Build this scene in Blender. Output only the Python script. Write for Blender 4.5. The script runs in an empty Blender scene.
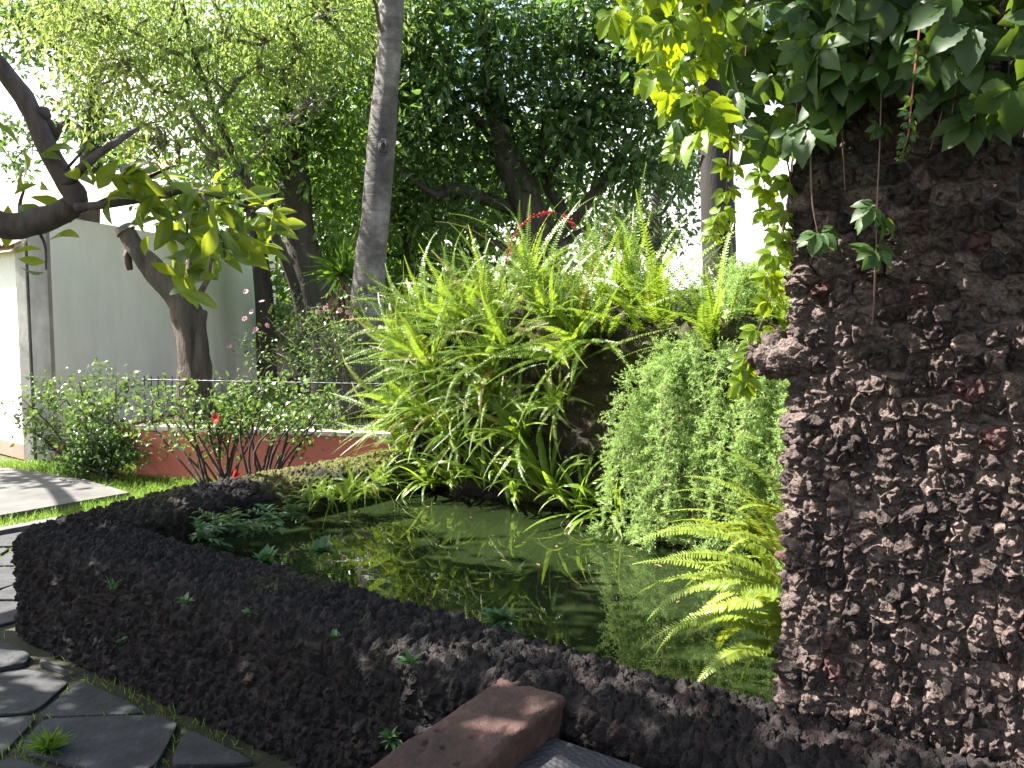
import bpy, math, random
import numpy as np
from mathutils import Vector, Matrix

sc = bpy.context.scene
C = sc.collection
rad = math.radians

# ------------------------------------------------------------------ camera, sky, sun, exposure
F, PITCH, EYE = 887.0, rad(4.77), 1.6
cam = bpy.data.cameras.new('camera')
cam.sensor_width = 36.0
cam.lens = 36.0 * F / 1024.0
cam.clip_start = 0.05
cam.clip_end = 2000
co = bpy.data.objects.new('camera', cam)
C.objects.link(co)
co.location = (0, 0, EYE)
co.rotation_euler = (rad(90) - PITCH, 0, 0)
sc.camera = co

SUN_AZ = (-0.982, 0.188)
SUN_EL = rad(48)
S = Vector((SUN_AZ[0] * math.cos(SUN_EL), SUN_AZ[1] * math.cos(SUN_EL), math.sin(SUN_EL))).normalized()
world = bpy.data.worlds.new('World')
sc.world = world
world.use_nodes = True
wn = world.node_tree
bg = wn.nodes['Background']
sky = wn.nodes.new('ShaderNodeTexSky')
sky.sky_type = 'NISHITA'
sky.sun_disc = False
sky.sun_elevation = SUN_EL
sky.sun_rotation = math.atan2(S.x, S.y)
sky.dust_density = 2.5
# low white summer clouds and bright haze towards the horizon, clear sky overhead
tc_ = wn.nodes.new('ShaderNodeTexCoord')
sx_ = wn.nodes.new('ShaderNodeSeparateXYZ'); wn.links.new(tc_.outputs['Generated'], sx_.inputs[0])
cn_ = wn.nodes.new('ShaderNodeTexNoise'); cn_.inputs['Scale'].default_value = 3.2; cn_.inputs['Detail'].default_value = 7
cn_.inputs['Roughness'].default_value = 0.6
wn.links.new(tc_.outputs['Generated'], cn_.inputs['Vector'])
lo_ = wn.nodes.new('ShaderNodeMapRange'); lo_.inputs[1].default_value = 0.05; lo_.inputs[2].default_value = 0.55
lo_.inputs[3].default_value = 0.34; lo_.inputs[4].default_value = -0.22
wn.links.new(sx_.outputs['Z'], lo_.inputs[0])
ad_ = wn.nodes.new('ShaderNodeMath'); ad_.operation = 'ADD'
wn.links.new(cn_.outputs[0], ad_.inputs[0]); wn.links.new(lo_.outputs[0], ad_.inputs[1])
rp_ = wn.nodes.new('ShaderNodeMapRange'); rp_.interpolation_type = 'SMOOTHSTEP'
rp_.inputs[1].default_value = 0.5; rp_.inputs[2].default_value = 0.72
wn.links.new(ad_.outputs[0], rp_.inputs[0])
mx_ = wn.nodes.new('ShaderNodeMix'); mx_.data_type = 'RGBA'
wn.links.new(rp_.outputs[0], mx_.inputs[0]); wn.links.new(sky.outputs[0], mx_.inputs[6])
mx_.inputs[7].default_value = (7.0, 7.0, 6.9, 1)
wn.links.new(mx_.outputs[2], bg.inputs[0])
bg.inputs[1].default_value = 0.075
sun = bpy.data.lights.new('sun', 'SUN')
sun.energy = 5.0
sun.angle = rad(0.5)
sun.color = (1.0, 0.95, 0.86)
so = bpy.data.objects.new('sun', sun)
C.objects.link(so)
so.rotation_euler = S.to_track_quat('Z', 'Y').to_euler()
so.location = (-10, 4, 12)
sc.view_settings.view_transform = 'Standard'
sc.view_settings.look = 'None'
sc.view_settings.exposure = 2.35
sc.view_settings.gamma = 1.0
sc.cycles.max_bounces = 7
sc.cycles.diffuse_bounces = 3
sc.cycles.glossy_bounces = 3
sc.cycles.transmission_bounces = 5
sc.cycles.caustics_reflective = False
sc.cycles.caustics_refractive = False
sc.cycles.use_denoising = True

# ------------------------------------------------------------------ helpers: places
cP, sP = math.cos(PITCH), math.sin(PITCH)


def at(px, py, Y):
    a, v = (px - 512) / F, (384 - py) / F
    k = Y / (cP + v * sP)
    return np.array((a * k, Y, EYE + k * (-sP + v * cP)))


U2, N2 = np.array((0.805, -0.593)), np.array((0.593, 0.805))   # along the near pond wall, and across it


def W(u, n, z=0.0):
    p = U2 * u + N2 * n
    return np.array((p[0], p[1], z))


# ------------------------------------------------------------------ helpers: objects
def tag(o, label=None, cat=None, group=None, kind=None):
    if label: o['label'] = label
    if cat: o['category'] = cat
    if group: o['group'] = group
    if kind: o['kind'] = kind
    return o


def empty(name, loc, label, cat, group=None):
    o = bpy.data.objects.new(name, None)
    C.objects.link(o)
    o.location = [float(v) for v in loc]
    o.empty_display_size = 0.1
    return tag(o, label, cat, group)


def link(name, me, mat, parent=None):
    o = bpy.data.objects.new(name, me)
    C.objects.link(o)
    if mat is not None and not me.materials:
        me.materials.append(mat)
    if parent is not None:
        o.parent = parent
        o.matrix_parent_inverse = Matrix.Translation(-Vector(parent.location))
    return o


def mesh_np(name, V, faces_list, attrs=None, smooth=False):
    """V (n,3); faces_list: list of (m,k) int arrays; attrs: name -> per-vertex floats"""
    me = bpy.data.meshes.new(name)
    V = np.ascontiguousarray(V, dtype=np.float32)
    fl = [np.asarray(f, dtype=np.int32) for f in faces_list if len(f)]
    loops = np.concatenate([f.ravel() for f in fl])
    tot = np.concatenate([np.full(len(f), f.shape[1], np.int32) for f in fl])
    start = np.concatenate([[0], np.cumsum(tot)[:-1]]).astype(np.int32)
    me.vertices.add(len(V)); me.vertices.foreach_set('co', V.ravel())
    me.loops.add(len(loops)); me.loops.foreach_set('vertex_index', loops)
    me.polygons.add(len(tot)); me.polygons.foreach_set('loop_start', start)
    me.polygons.foreach_set('loop_total', tot)
    me.polygons.foreach_set('use_smooth', np.full(len(tot), smooth))
    for k, a in (attrs or {}).items():
        at_ = me.attributes.new(k, 'FLOAT', 'POINT')
        at_.data.foreach_set('value', np.ascontiguousarray(a, dtype=np.float32))
    me.update(calc_edges=True)
    me.validate()
    return me


class MB:
    """collects pieces, then becomes ONE mesh"""

    def __init__(self):
        self.v, self.f, self.n, self.t = [], {}, 0, []

    def add(self, V, faces, tint=0.5):
        V = np.asarray(V, float).reshape(-1, 3)
        for f in faces:
            f = np.asarray(f, int)
            if f.size == 0: continue
            if f.ndim == 1: f = f[None]
            self.f.setdefault(f.shape[1], []).append(f + self.n)
        self.v.append(V)
        self.t.append(np.broadcast_to(np.asarray(tint, float), (len(V),)))
        self.n += len(V)

    def mesh(self, name, smooth=False):
        return mesh_np(name, np.concatenate(self.v), [np.concatenate(f) for f in self.f.values()],
                       {'tint': np.concatenate(self.t)}, smooth)

    def build(self, name, mat, parent=None, smooth=False):
        return link(name, self.mesh(name, smooth), mat, parent)

    def box(self, a, b, tint=0.5):
        a, b = np.minimum(a, b), np.maximum(a, b)
        V = [(x, y, z) for x in (a[0], b[0]) for y in (a[1], b[1]) for z in (a[2], b[2])]
        self.add(V, [[(0, 1, 3, 2), (4, 6, 7, 5), (0, 4, 5, 1), (2, 3, 7, 6), (0, 2, 6, 4), (1, 5, 7, 3)]], tint)

    def prism(self, poly, z0, z1, tint=0.5):
        k = len(poly)
        V = [(p[0], p[1], z0) for p in poly] + [(p[0], p[1], z1) for p in poly]
        self.add(V, [[(i, (i + 1) % k, (i + 1) % k + k, i + k) for i in range(k)],
                     [list(range(k, 2 * k))], [list(range(k - 1, -1, -1))]], tint)

    def tube(self, pts, radii, sides=8, tint=0.5, rough=0.0, seed=0, cap=True, smooth_steps=0, elong=0.0):
        P = np.asarray(pts, float)
        R = np.broadcast_to(np.asarray(radii, float), (len(P),)).copy()
        if smooth_steps:
            P, R = spline(P, R, smooth_steps)
        T = np.gradient(P, axis=0)
        T /= np.linalg.norm(T, axis=1)[:, None] + 1e-9
        ref = np.array((0.31, 0.17, 0.93)) if abs(T[0][2]) < 0.9 else np.array((1.0, 0.1, 0.0))
        A = []
        a = np.cross(T[0], ref); a /= np.linalg.norm(a)
        for t in T:
            a = a - t * a.dot(t); a /= np.linalg.norm(a) + 1e-9
            A.append(a)
        A = np.array(A); B = np.cross(T, A)
        th = np.linspace(0, 2 * np.pi, sides, endpoint=False)
        rr = np.ones((len(P), sides))
        if rough:
            q = np.stack(np.broadcast_arrays(np.cos(th)[None] * 1.3, np.sin(th)[None] * 1.3,
                                             (np.arange(len(P)) * 0.22)[:, None]), -1)
            rr += rough * (fbm(q.reshape(-1, 3) + seed * 7.3, 3).reshape(rr.shape) * 2)
        V = P[:, None] + (R[:, None] * rr)[..., None] * (np.cos(th)[None, :, None] * A[:, None] + np.sin(th)[None, :, None] * B[:, None])
        k, n = sides, len(P)
        i, j = np.meshgrid(np.arange(n - 1), np.arange(k), indexing='ij')
        Q = np.stack([i * k + j, i * k + (j + 1) % k, (i + 1) * k + (j + 1) % k, (i + 1) * k + j], -1).reshape(-1, 4)
        faces = [Q]
        if cap:
            faces += [[list(range(k - 1, -1, -1))], [list(range((n - 1) * k, n * k))]]
        self.add(V.reshape(-1, 3), faces, tint)


def spline(P, R, m):
    n = len(P)
    if n < 3:
        s = np.linspace(0, 1, m * (n - 1) + 1)
        return P[0] + (P[-1] - P[0]) * s[:, None], R[0] + (R[-1] - R[0]) * s
    Q = np.vstack([2 * P[0] - P[1], P, 2 * P[-1] - P[-2]])
    out, ro = [], []
    for i in range(n - 1):
        p0, p1, p2, p3 = Q[i:i + 4]
        for k in range(m):
            t = k / m
            out.append(0.5 * (2 * p1 + (p2 - p0) * t + (2 * p0 - 5 * p1 + 4 * p2 - p3) * t * t + (3 * p1 - p0 - 3 * p2 + p3) * t ** 3))
            ro.append(R[i] * (1 - t) + R[i + 1] * t)
    out.append(P[-1]); ro.append(R[-1])
    return np.array(out), np.array(ro)


# ------------------------------------------------------------------ helpers: noise
def hash3(i, j, k, seed=0):
    i, j, k = (a.astype(np.int64).astype(np.uint64) for a in (i, j, k))
    h = (i * np.uint64(73856093)) ^ (j * np.uint64(19349663)) ^ (k * np.uint64(83492791)) ^ np.uint64(seed * 2654435761 + 12345)
    h &= np.uint64(0xffffffff)
    for m in (0x85ebca6b, 0xc2b2ae35):
        h ^= h >> np.uint64(15)
        h = (h * np.uint64(m)) & np.uint64(0xffffffff)
    h ^= h >> np.uint64(13)
    return h


def r01(h, s):
    h = (h * np.uint64(2246822519) + np.uint64(s * 374761393 + 77)) & np.uint64(0xffffffff)
    h ^= h >> np.uint64(16)
    h = (h * np.uint64(0x45d9f3b)) & np.uint64(0xffffffff)
    h ^= h >> np.uint64(16)
    return h.astype(np.float64) / 4294967295.0


def vnoise(P, seed=0):
    b = np.floor(P); f = P - b
    f = f * f * (3 - 2 * f)
    out = np.zeros(len(P))
    for dx in (0, 1):
        for dy in (0, 1):
            for dz in (0, 1):
                w = (f[:, 0] if dx else 1 - f[:, 0]) * (f[:, 1] if dy else 1 - f[:, 1]) * (f[:, 2] if dz else 1 - f[:, 2])
                out += w * r01(hash3(b[:, 0] + dx, b[:, 1] + dy, b[:, 2] + dz, seed), 1)
    return out - 0.5


def fbm(P, octv=4, seed=0):
    out = np.zeros(len(P)); a = 1.0
    for o in range(octv):
        out += a * vnoise(P * (2 ** o) + o * 11.7, seed + o)
        a *= 0.5
    return out


def voronoi(P, seed=0, jit=0.8):
    b = np.floor(P)
    f1 = np.full(len(P), 9.0); f2 = np.full(len(P), 9.0); idr = np.zeros(len(P)); id2 = np.zeros(len(P))
    for dx in (-1, 0, 1):
        for dy in (-1, 0, 1):
            for dz in (-1, 0, 1):
                c = b + (dx, dy, dz)
                h = hash3(c[:, 0], c[:, 1], c[:, 2], seed)
                q = c + 0.5 + jit * (np.stack([r01(h, 2), r01(h, 3), r01(h, 4)], 1) - 0.5)
                d = np.sqrt(((P - q) ** 2).sum(1))
                near = d < f1
                f2 = np.where(near, f1, np.minimum(f2, d))
                idr = np.where(near, r01(h, 5), idr)
                id2 = np.where(near, r01(h, 6), id2)
                f1 = np.where(near, d, f1)
    return f1, f2, idr, id2


# ------------------------------------------------------------------ helpers: materials
def mat_base(name):
    m = bpy.data.materials.new(name)
    m.use_nodes = True
    nt = m.node_tree
    return m, nt, nt.nodes['Principled BSDF']


def nd(nt, typ, **kw):
    n = nt.nodes.new(typ)
    for k, v in kw.items():
        setattr(n, k, v)
    return n


def ramp(nt, fac, stops):
    r = nd(nt, 'ShaderNodeValToRGB')
    e = r.color_ramp.elements
    while len(e) < len(stops): e.new(0.5)
    for el, (p, c) in zip(e, stops):
        el.position = p; el.color = (*c, 1)
    nt.links.new(fac, r.inputs[0])
    return r.outputs[0]


def noise(nt, scale, detail=4, rough=0.6, coord=None, vec_scale=None):
    n = nd(nt, 'ShaderNodeTexNoise')
    n.inputs['Scale'].default_value = scale
    n.inputs['Detail'].default_value = detail
    n.inputs['Roughness'].default_value = rough
    if coord is None:
        g = nd(nt, 'ShaderNodeNewGeometry'); coord = g.outputs['Position']
    if vec_scale:
        mp = nd(nt, 'ShaderNodeMapping'); mp.inputs['Scale'].default_value = vec_scale
        nt.links.new(coord, mp.inputs[0]); coord = mp.outputs[0]
    nt.links.new(coord, n.inputs['Vector'])
    return n


def mix(nt, fac, a, b, typ='MIX'):
    m = nd(nt, 'ShaderNodeMix', data_type='RGBA', blend_type=typ)
    for sock, v in ((m.inputs[0], fac), (m.inputs[6], a), (m.inputs[7], b)):
        if isinstance(v, (int, float)): sock.default_value = v
        elif isinstance(v, tuple): sock.default_value = (*v, 1)
        else: nt.links.new(v, sock)
    return m.outputs[2]


def bump(nt, bsdf, height, strength=0.5, dist=0.01):
    b = nd(nt, 'ShaderNodeBump')
    b.inputs['Strength'].default_value = strength
    b.inputs['Distance'].default_value = dist
    nt.links.new(height, b.inputs['Height'])
    nt.links.new(b.outputs[0], bsdf.inputs['Normal'])


def attr(nt, name):
    a = nd(nt, 'ShaderNodeAttribute'); a.attribute_name = name
    return a.outputs['Fac']


def foliage(name, dark, light, trans, amount=0.4, rough=0.45, old=None):
    m, nt, b = mat_base(name)
    t = attr(nt, 'tint')
    stops = [(0.0, dark), (0.75, light)] + ([(0.97, light), (1.0, old)] if old else [])
    col = ramp(nt, t, stops)
    n = noise(nt, 14, 3)
    col = mix(nt, 0.45, col, ramp(nt, n.outputs[0], [(0.3, (0.25, 0.25, 0.25)), (0.7, (0.85, 0.85, 0.85))]), 'OVERLAY')
    nt.links.new(col, b.inputs['Base Color'])
    b.inputs['Roughness'].default_value = rough
    b.inputs['Specular IOR Level'].default_value = 0.4
    tr = nd(nt, 'ShaderNodeBsdfTranslucent')
    tc = mix(nt, 0.8, col, trans)
    nt.links.new(tc, tr.inputs[0])
    ms = nd(nt, 'ShaderNodeMixShader')
    ms.inputs[0].default_value = amount
    nt.links.new(b.outputs[0], ms.inputs[1]); nt.links.new(tr.outputs[0], ms.inputs[2])
    nt.links.new(ms.outputs[0], nt.nodes['Material Output'].inputs[0])
    return m


def simple(name, c1, c2, scale=6, rough=0.8, bmp=0.3, dist=0.01, vec_scale=None, metal=0.0):
    m, nt, b = mat_base(name)
    n = noise(nt, scale, 6, 0.65, vec_scale=vec_scale)
    nt.links.new(ramp(nt, n.outputs[0], [(0.32, c1), (0.68, c2)]), b.inputs['Base Color'])
    b.inputs['Roughness'].default_value = rough
    b.inputs['Metallic'].default_value = metal
    if bmp:
        n2 = noise(nt, scale * 5, 5, 0.7, vec_scale=vec_scale)
        bump(nt, b, n2.outputs[0], bmp, dist)
    return m


def lava(name, c1, c2, red, mortar, moss_amt=1.0):
    m, nt, b = mat_base(name)
    st, gap, ms = attr(nt, 'stone'), attr(nt, 'gap'), attr(nt, 'moss')
    col = ramp(nt, st, [(0.0, c1), (0.45, c2), (0.55, c1), (0.76, c2), (0.88, c1), (0.96, red), (1.0, red)])
    n = noise(nt, 70, 5, 0.7)
    col = mix(nt, 0.6, col, ramp(nt, n.outputs[0], [(0.36, (0.08, 0.075, 0.08)), (0.66, (0.88, 0.86, 0.83))]), 'OVERLAY')
    n2 = noise(nt, 9, 4, 0.6)
    mo = nd(nt, 'ShaderNodeMath', operation='MULTIPLY')
    nt.links.new(gap, mo.inputs[0])
    nt.links.new(ramp(nt, n2.outputs[0], [(0.42, (0, 0, 0)), (0.62, (1, 1, 1))]), mo.inputs[1])
    col = mix(nt, mo.outputs[0], col, mortar)
    nm = noise(nt, 40, 4, 0.7)
    mossc = ramp(nt, nm.outputs[0], [(0.3, (0.03, 0.032, 0.008)), (0.55, (0.085, 0.085, 0.016)), (0.8, (0.15, 0.13, 0.03))])
    col = mix(nt, ms, col, mossc)
    nt.links.new(col, b.inputs['Base Color'])
    b.inputs['Roughness'].default_value = 0.85
    b.inputs['Specular IOR Level'].default_value = 0.3
    v = nd(nt, 'ShaderNodeTexVoronoi'); v.inputs['Scale'].default_value = 130
    g = nd(nt, 'ShaderNodeNewGeometry'); nt.links.new(g.outputs['Position'], v.inputs['Vector'])
    ad = nd(nt, 'ShaderNodeMath', operation='ADD')
    nt.links.new(v.outputs['Distance'], ad.inputs[0]); nt.links.new(n.outputs[0], ad.inputs[1])
    bump(nt, b, ad.outputs[0], 0.75, 0.006)
    return m


def bark(name, c1, c2, scale=8, stretch=(1, 1, 0.18), b_=0.6, dist=0.02):
    return simple(name, c1, c2, scale, 0.85, b_, dist, vec_scale=stretch)


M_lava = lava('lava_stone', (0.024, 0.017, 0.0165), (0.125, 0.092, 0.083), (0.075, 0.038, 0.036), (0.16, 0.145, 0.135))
M_lava_dark = lava('lava_stone_dark', (0.004, 0.0031, 0.0036), (0.0175, 0.0128, 0.0132), (0.02, 0.011, 0.011), (0.05, 0.045, 0.043))  # lava stone in much darker tones, for the pond walls
M_rock = lava('mossy_rock', (0.012, 0.009, 0.008), (0.035, 0.026, 0.02), (0.04, 0.026, 0.018), (0.03, 0.025, 0.02))
M_grass = foliage('grass_blades', (0.08, 0.16, 0.02), (0.2, 0.32, 0.045), (0.25, 0.4, 0.04), 0.4, 0.5)
M_fern = foliage('fern_leaf', (0.06, 0.12, 0.014), (0.15, 0.23, 0.025), (0.3, 0.42, 0.03), 0.42, 0.36, old=(0.2, 0.1, 0.03))
M_fern_near = foliage('fern_leaf_near', (0.08, 0.13, 0.014), (0.22, 0.29, 0.045), (0.4, 0.46, 0.03), 0.4, 0.36)
M_plume = foliage('asparagus_needles', (0.2, 0.33, 0.105), (0.37, 0.5, 0.195), (0.43, 0.57, 0.16), 0.44, 0.42)
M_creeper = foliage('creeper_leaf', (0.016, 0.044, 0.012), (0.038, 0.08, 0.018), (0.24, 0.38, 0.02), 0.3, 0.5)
M_creeper_backlit = foliage('backlit_creeper_leaf', (0.06, 0.125, 0.012), (0.13, 0.2, 0.016), (0.5, 0.62, 0.012), 0.45, 0.4)  # creeper leaf again, with the sun's backlight painted into its yellow
M_bigleaf = foliage('large_leaf', (0.03, 0.08, 0.015), (0.1, 0.175, 0.022), (0.42, 0.48, 0.02), 0.42, 0.34)
M_dark_tree = foliage('dark_tree_leaf', (0.026, 0.055, 0.019), (0.075, 0.132, 0.043), (0.18, 0.32, 0.05), 0.36, 0.33)
M_mid_tree = foliage('mid_tree_leaf', (0.045, 0.1, 0.016), (0.105, 0.2, 0.035), (0.22, 0.36, 0.03), 0.38, 0.36)
M_feather = foliage('feathery_leaf', (0.08, 0.13, 0.03), (0.2, 0.28, 0.075), (0.42, 0.54, 0.12), 0.4, 0.45)
M_grey_tree = foliage('grey_green_leaf', (0.05, 0.085, 0.035), (0.11, 0.16, 0.07), (0.2, 0.28, 0.1), 0.35, 0.45)
M_shrub = foliage('shrub_leaf', (0.035, 0.085, 0.02), (0.12, 0.2, 0.05), (0.22, 0.32, 0.05), 0.3, 0.28)
M_weed = foliage('weed_leaf', (0.03, 0.085, 0.035), (0.07, 0.15, 0.05), (0.12, 0.25, 0.05), 0.25, 0.42)
M_red = foliage('red_petal', (0.3, 0.012, 0.012), (0.48, 0.03, 0.02), (0.8, 0.03, 0.02), 0.3, 0.5)
M_pink = foliage('pink_petal', (0.5, 0.2, 0.27), (0.62, 0.33, 0.4), (0.7, 0.35, 0.45), 0.3, 0.5)
M_dry = foliage('dry_leaf', (0.12, 0.07, 0.035), (0.26, 0.17, 0.09), (0.3, 0.2, 0.08), 0.2, 0.7)
M_bark_dark = bark('dark_bark', (0.022, 0.017, 0.014), (0.075, 0.06, 0.05))
M_bark_limb = bark('limb_bark', (0.03, 0.02, 0.022), (0.1, 0.075, 0.07), 14)
M_bark_brown = bark('brown_bark', (0.035, 0.025, 0.019), (0.16, 0.12, 0.09), 10, (1, 1, 0.09), 1.0, 0.04)
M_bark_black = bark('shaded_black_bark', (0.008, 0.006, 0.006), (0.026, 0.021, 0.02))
M_twig = bark('twig_bark', (0.09, 0.075, 0.06), (0.2, 0.17, 0.14), 20)
M_vine_stem = simple('vine_stem', (0.09, 0.05, 0.035), (0.17, 0.1, 0.07), 20, 0.6, 0)
M_red_stem = simple('red_vine_stem', (0.2, 0.05, 0.03), (0.3, 0.1, 0.06), 20, 0.5, 0)
M_iron = simple('dark_iron', (0.012, 0.012, 0.014), (0.03, 0.03, 0.032), 30, 0.55, 0.1)
M_soil = simple('soil', (0.014, 0.012, 0.008), (0.04, 0.045, 0.016), 3, 0.95, 0.6, 0.02)


def smooth_bark():
    m, nt, b = mat_base('smooth_grey_bark')
    n = noise(nt, 3.2, 5, 0.6)
    col = ramp(nt, n.outputs[0], [(0.3, (0.04, 0.034, 0.031)), (0.52, (0.09, 0.08, 0.074)), (0.72, (0.19, 0.175, 0.165))])
    r = noise(nt, 3.5, 4, 0.65, vec_scale=(0.7, 0.7, 5))
    n9 = noise(nt, 1.6, 5, 0.7)
    col = mix(nt, 0.8, col, ramp(nt, n9.outputs[0], [(0.38, (0.3, 0.29, 0.28)), (0.62, (0.68, 0.67, 0.65))]), 'OVERLAY')
    col = mix(nt, 0.5, col, ramp(nt, r.outputs[0], [(0.33, (0.25, 0.24, 0.23)), (0.5, (0.62, 0.62, 0.62))]), 'OVERLAY')
    nt.links.new(col, b.inputs['Base Color'])
    b.inputs['Roughness'].default_value = 0.75
    bump(nt, b, r.outputs[0], 0.5, 0.02)
    return m


M_bark_smooth = smooth_bark()


def stucco(name, c1, c2, stain, edge=(0.45, 0.75)):
    m, nt, b = mat_base(name)
    n = noise(nt, 1.1, 6, 0.65)
    col = ramp(nt, n.outputs[0], [(0.3, c1), (0.6, c2)])
    n2 = noise(nt, 2.2, 5, 0.7, vec_scale=(1, 1, 0.3))
    col = mix(nt, ramp(nt, n2.outputs[0], [(edge[0], (0, 0, 0)), (edge[1], (0.55, 0.55, 0.55))]), col, stain)
    nt.links.new(col, b.inputs['Base Color'])
    b.inputs['Roughness'].default_value = 0.9
    n3 = noise(nt, 26, 5, 0.7)
    bump(nt, b, n3.outputs[0], 0.35, 0.015)
    return m


M_white = stucco('white_stucco', (0.86, 0.83, 0.75), (0.9, 0.87, 0.8), (0.68, 0.64, 0.55), (0.4, 0.75))
M_pilaster = stucco('stained_pilaster', (0.3, 0.27, 0.24), (0.6, 0.56, 0.5), (0.13, 0.11, 0.1), (0.35, 0.6))
M_redwall = stucco('red_wall_paint', (0.52, 0.14, 0.105), (0.6, 0.19, 0.145), (0.55, 0.36, 0.29), (0.55, 0.95))
M_coping = stucco('pale_coping', (0.4, 0.34, 0.29), (0.55, 0.48, 0.42), (0.2, 0.15, 0.12))
M_tile = simple('roof_tile', (0.33, 0.19, 0.13), (0.5, 0.36, 0.28), 5, 0.9, 0.3)
M_concrete = simple('concrete', (0.06, 0.058, 0.056), (0.12, 0.116, 0.11), 2.5, 0.9, 0.4)
M_flag = simple('flagstone', (0.018, 0.0195, 0.021), (0.055, 0.056, 0.06), 7, 0.92, 0.8, 0.012)
M_kerb = simple('kerb_stone', (0.07, 0.068, 0.064), (0.14, 0.135, 0.128), 6, 0.9, 0.4)


def brick_mat():
    m, nt, b = mat_base('worn_red_stone')
    n = noise(nt, 5, 6, 0.7)
    col = ramp(nt, n.outputs[0], [(0.28, (0.02, 0.01, 0.008)), (0.5, (0.055, 0.025, 0.019)), (0.72, (0.115, 0.06, 0.047))])
    n2 = noise(nt, 28, 5, 0.7)
    col = mix(nt, ramp(nt, n2.outputs[0], [(0.55, (0, 0, 0)), (0.72, (0.7, 0.7, 0.7))]), col, (0.06, 0.045, 0.035))
    nt.links.new(col, b.inputs['Base Color'])
    b.inputs['Roughness'].default_value = 0.85
    ad = nd(nt, 'ShaderNodeMath', operation='ADD')
    nt.links.new(n.outputs[0], ad.inputs[0]); nt.links.new(n2.outputs[0], ad.inputs[1])
    bump(nt, b, ad.outputs[0], 0.9, 0.014)
    return m


M_brick = brick_mat()


def dimple_mat():
    m, nt, b = mat_base('dimpled_dark_paving')
    g = nd(nt, 'ShaderNodeNewGeometry')
    v = nd(nt, 'ShaderNodeTexVoronoi'); v.inputs['Scale'].default_value = 55; v.inputs['Randomness'].default_value = 0.6
    mp = nd(nt, 'ShaderNodeMapping'); mp.inputs['Rotation'].default_value = (0, 0, rad(-36.4))
    nt.links.new(g.outputs['Position'], mp.inputs[0]); nt.links.new(mp.outputs[0], v.inputs['Vector'])
    n = noise(nt, 12, 5)
    nt.links.new(ramp(nt, n.outputs[0], [(0.3, (0.016, 0.016, 0.019)), (0.7, (0.04, 0.04, 0.045))]), b.inputs['Base Color'])
    b.inputs['Roughness'].default_value = 0.65
    bump(nt, b, v.outputs['Distance'], 0.6, 0.009)
    return m


M_dimple = dimple_mat()


def water_mat():
    m, nt, b = mat_base('murky_green_water')
    n = noise(nt, 1.3, 3)
    nt.links.new(ramp(nt, n.outputs[0], [(0.3, (0.0085, 0.0145, 0.005)), (0.7, (0.016, 0.025, 0.0085))]), b.inputs['Base Color'])
    b.inputs['Roughness'].default_value = 0.012
    b.inputs['IOR'].default_value = 1.34
    b.inputs['Specular IOR Level'].default_value = 0.85
    n2 = noise(nt, 9, 2, 0.4)
    bump(nt, b, n2.outputs[0], 0.018, 0.02)
    return m


M_water = water_mat()


def ground_mat():
    m, nt, b = mat_base('garden_ground')
    n = noise(nt, 1.6, 6, 0.7)
    nt.links.new(ramp(nt, n.outputs[0], [(0.3, (0.035, 0.05, 0.012)), (0.55, (0.06, 0.085, 0.02)), (0.75, (0.085, 0.08, 0.035))]), b.inputs['Base Color'])
    b.inputs['Roughness'].default_value = 0.95
    n2 = noise(nt, 30, 5, 0.7)
    bump(nt, b, n2.outputs[0], 0.7, 0.03)
    return m


M_ground = ground_mat()

# ------------------------------------------------------------------ helpers: leaves
T_SIMPLE = (np.array([(0, 0, 0), (-.5, .45, .1), (0, 1, -.1), (.5, .45, .1)]), [np.array([(0, 1, 2), (0, 2, 3)])])
T_MID = (np.array([(0, 0, 0), (-.4, .28, .07), (-.42, .6, .03), (0, 1, -.2), (.42, .6, .03), (.4, .28, .07), (0, .3, .0), (0, .64, -.05)]),
         [np.array([(0, 1, 6), (2, 3, 7), (0, 6, 5), (7, 3, 4)]), np.array([(1, 2, 7, 6), (6, 7, 4, 5)])])


def leaf_template(m=7, teeth=0.0, fold=0.16, droop=0.22, peak=0.4, stalk=0.0):
    """a folded, drooping blade: midrib and two (toothed) edges"""
    t = np.linspace(0, 1, m)
    w = np.sin(np.pi * t ** (math.log(0.5) / math.log(peak))) * 0.5
    if teeth:
        w[1:-1] += teeth * np.where(np.arange(1, m - 1) % 2, 1, -0.6) * w[1:-1]
    z = -droop * t ** 2
    V = [(0, a, c) for a, c in zip(t, z)]
    L = [(-ww, a - (0.03 if i % 2 else 0), c + fold * ww) for i, (ww, a, c) in enumerate(zip(w, t, z))]
    R = [(ww, a - (0.03 if i % 2 else 0), c + fold * ww) for i, (ww, a, c) in enumerate(zip(w, t, z))]
    V = np.array(V + L[1:-1] + R[1:-1])
    l = lambda i: m + i - 1
    r = lambda i: m + (m - 2) + i - 1
    tr, qd = [(0, 1, l(1)), (0, r(1), 1), (m - 2, m - 1, l(m - 2)), (m - 2, r(m - 2), m - 1)], []
    for i in range(1, m - 2):
        qd += [(i, i + 1, l(i + 1), l(i)), (i, r(i), r(i + 1), i + 1)]
    return V, [np.array(tr), np.array(qd)]


T_BIG = leaf_template(8, 0, 0.22, 0.28, 0.55)
T_LEAFLET = leaf_template(13, 0.1, 0.2, 0.3, 0.5)
T_LANCE = leaf_template(5, 0, 0.15, 0.15, 0.4)


def norm(a):
    return a / (np.linalg.norm(a, axis=-1, keepdims=True) + 1e-9)


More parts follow.
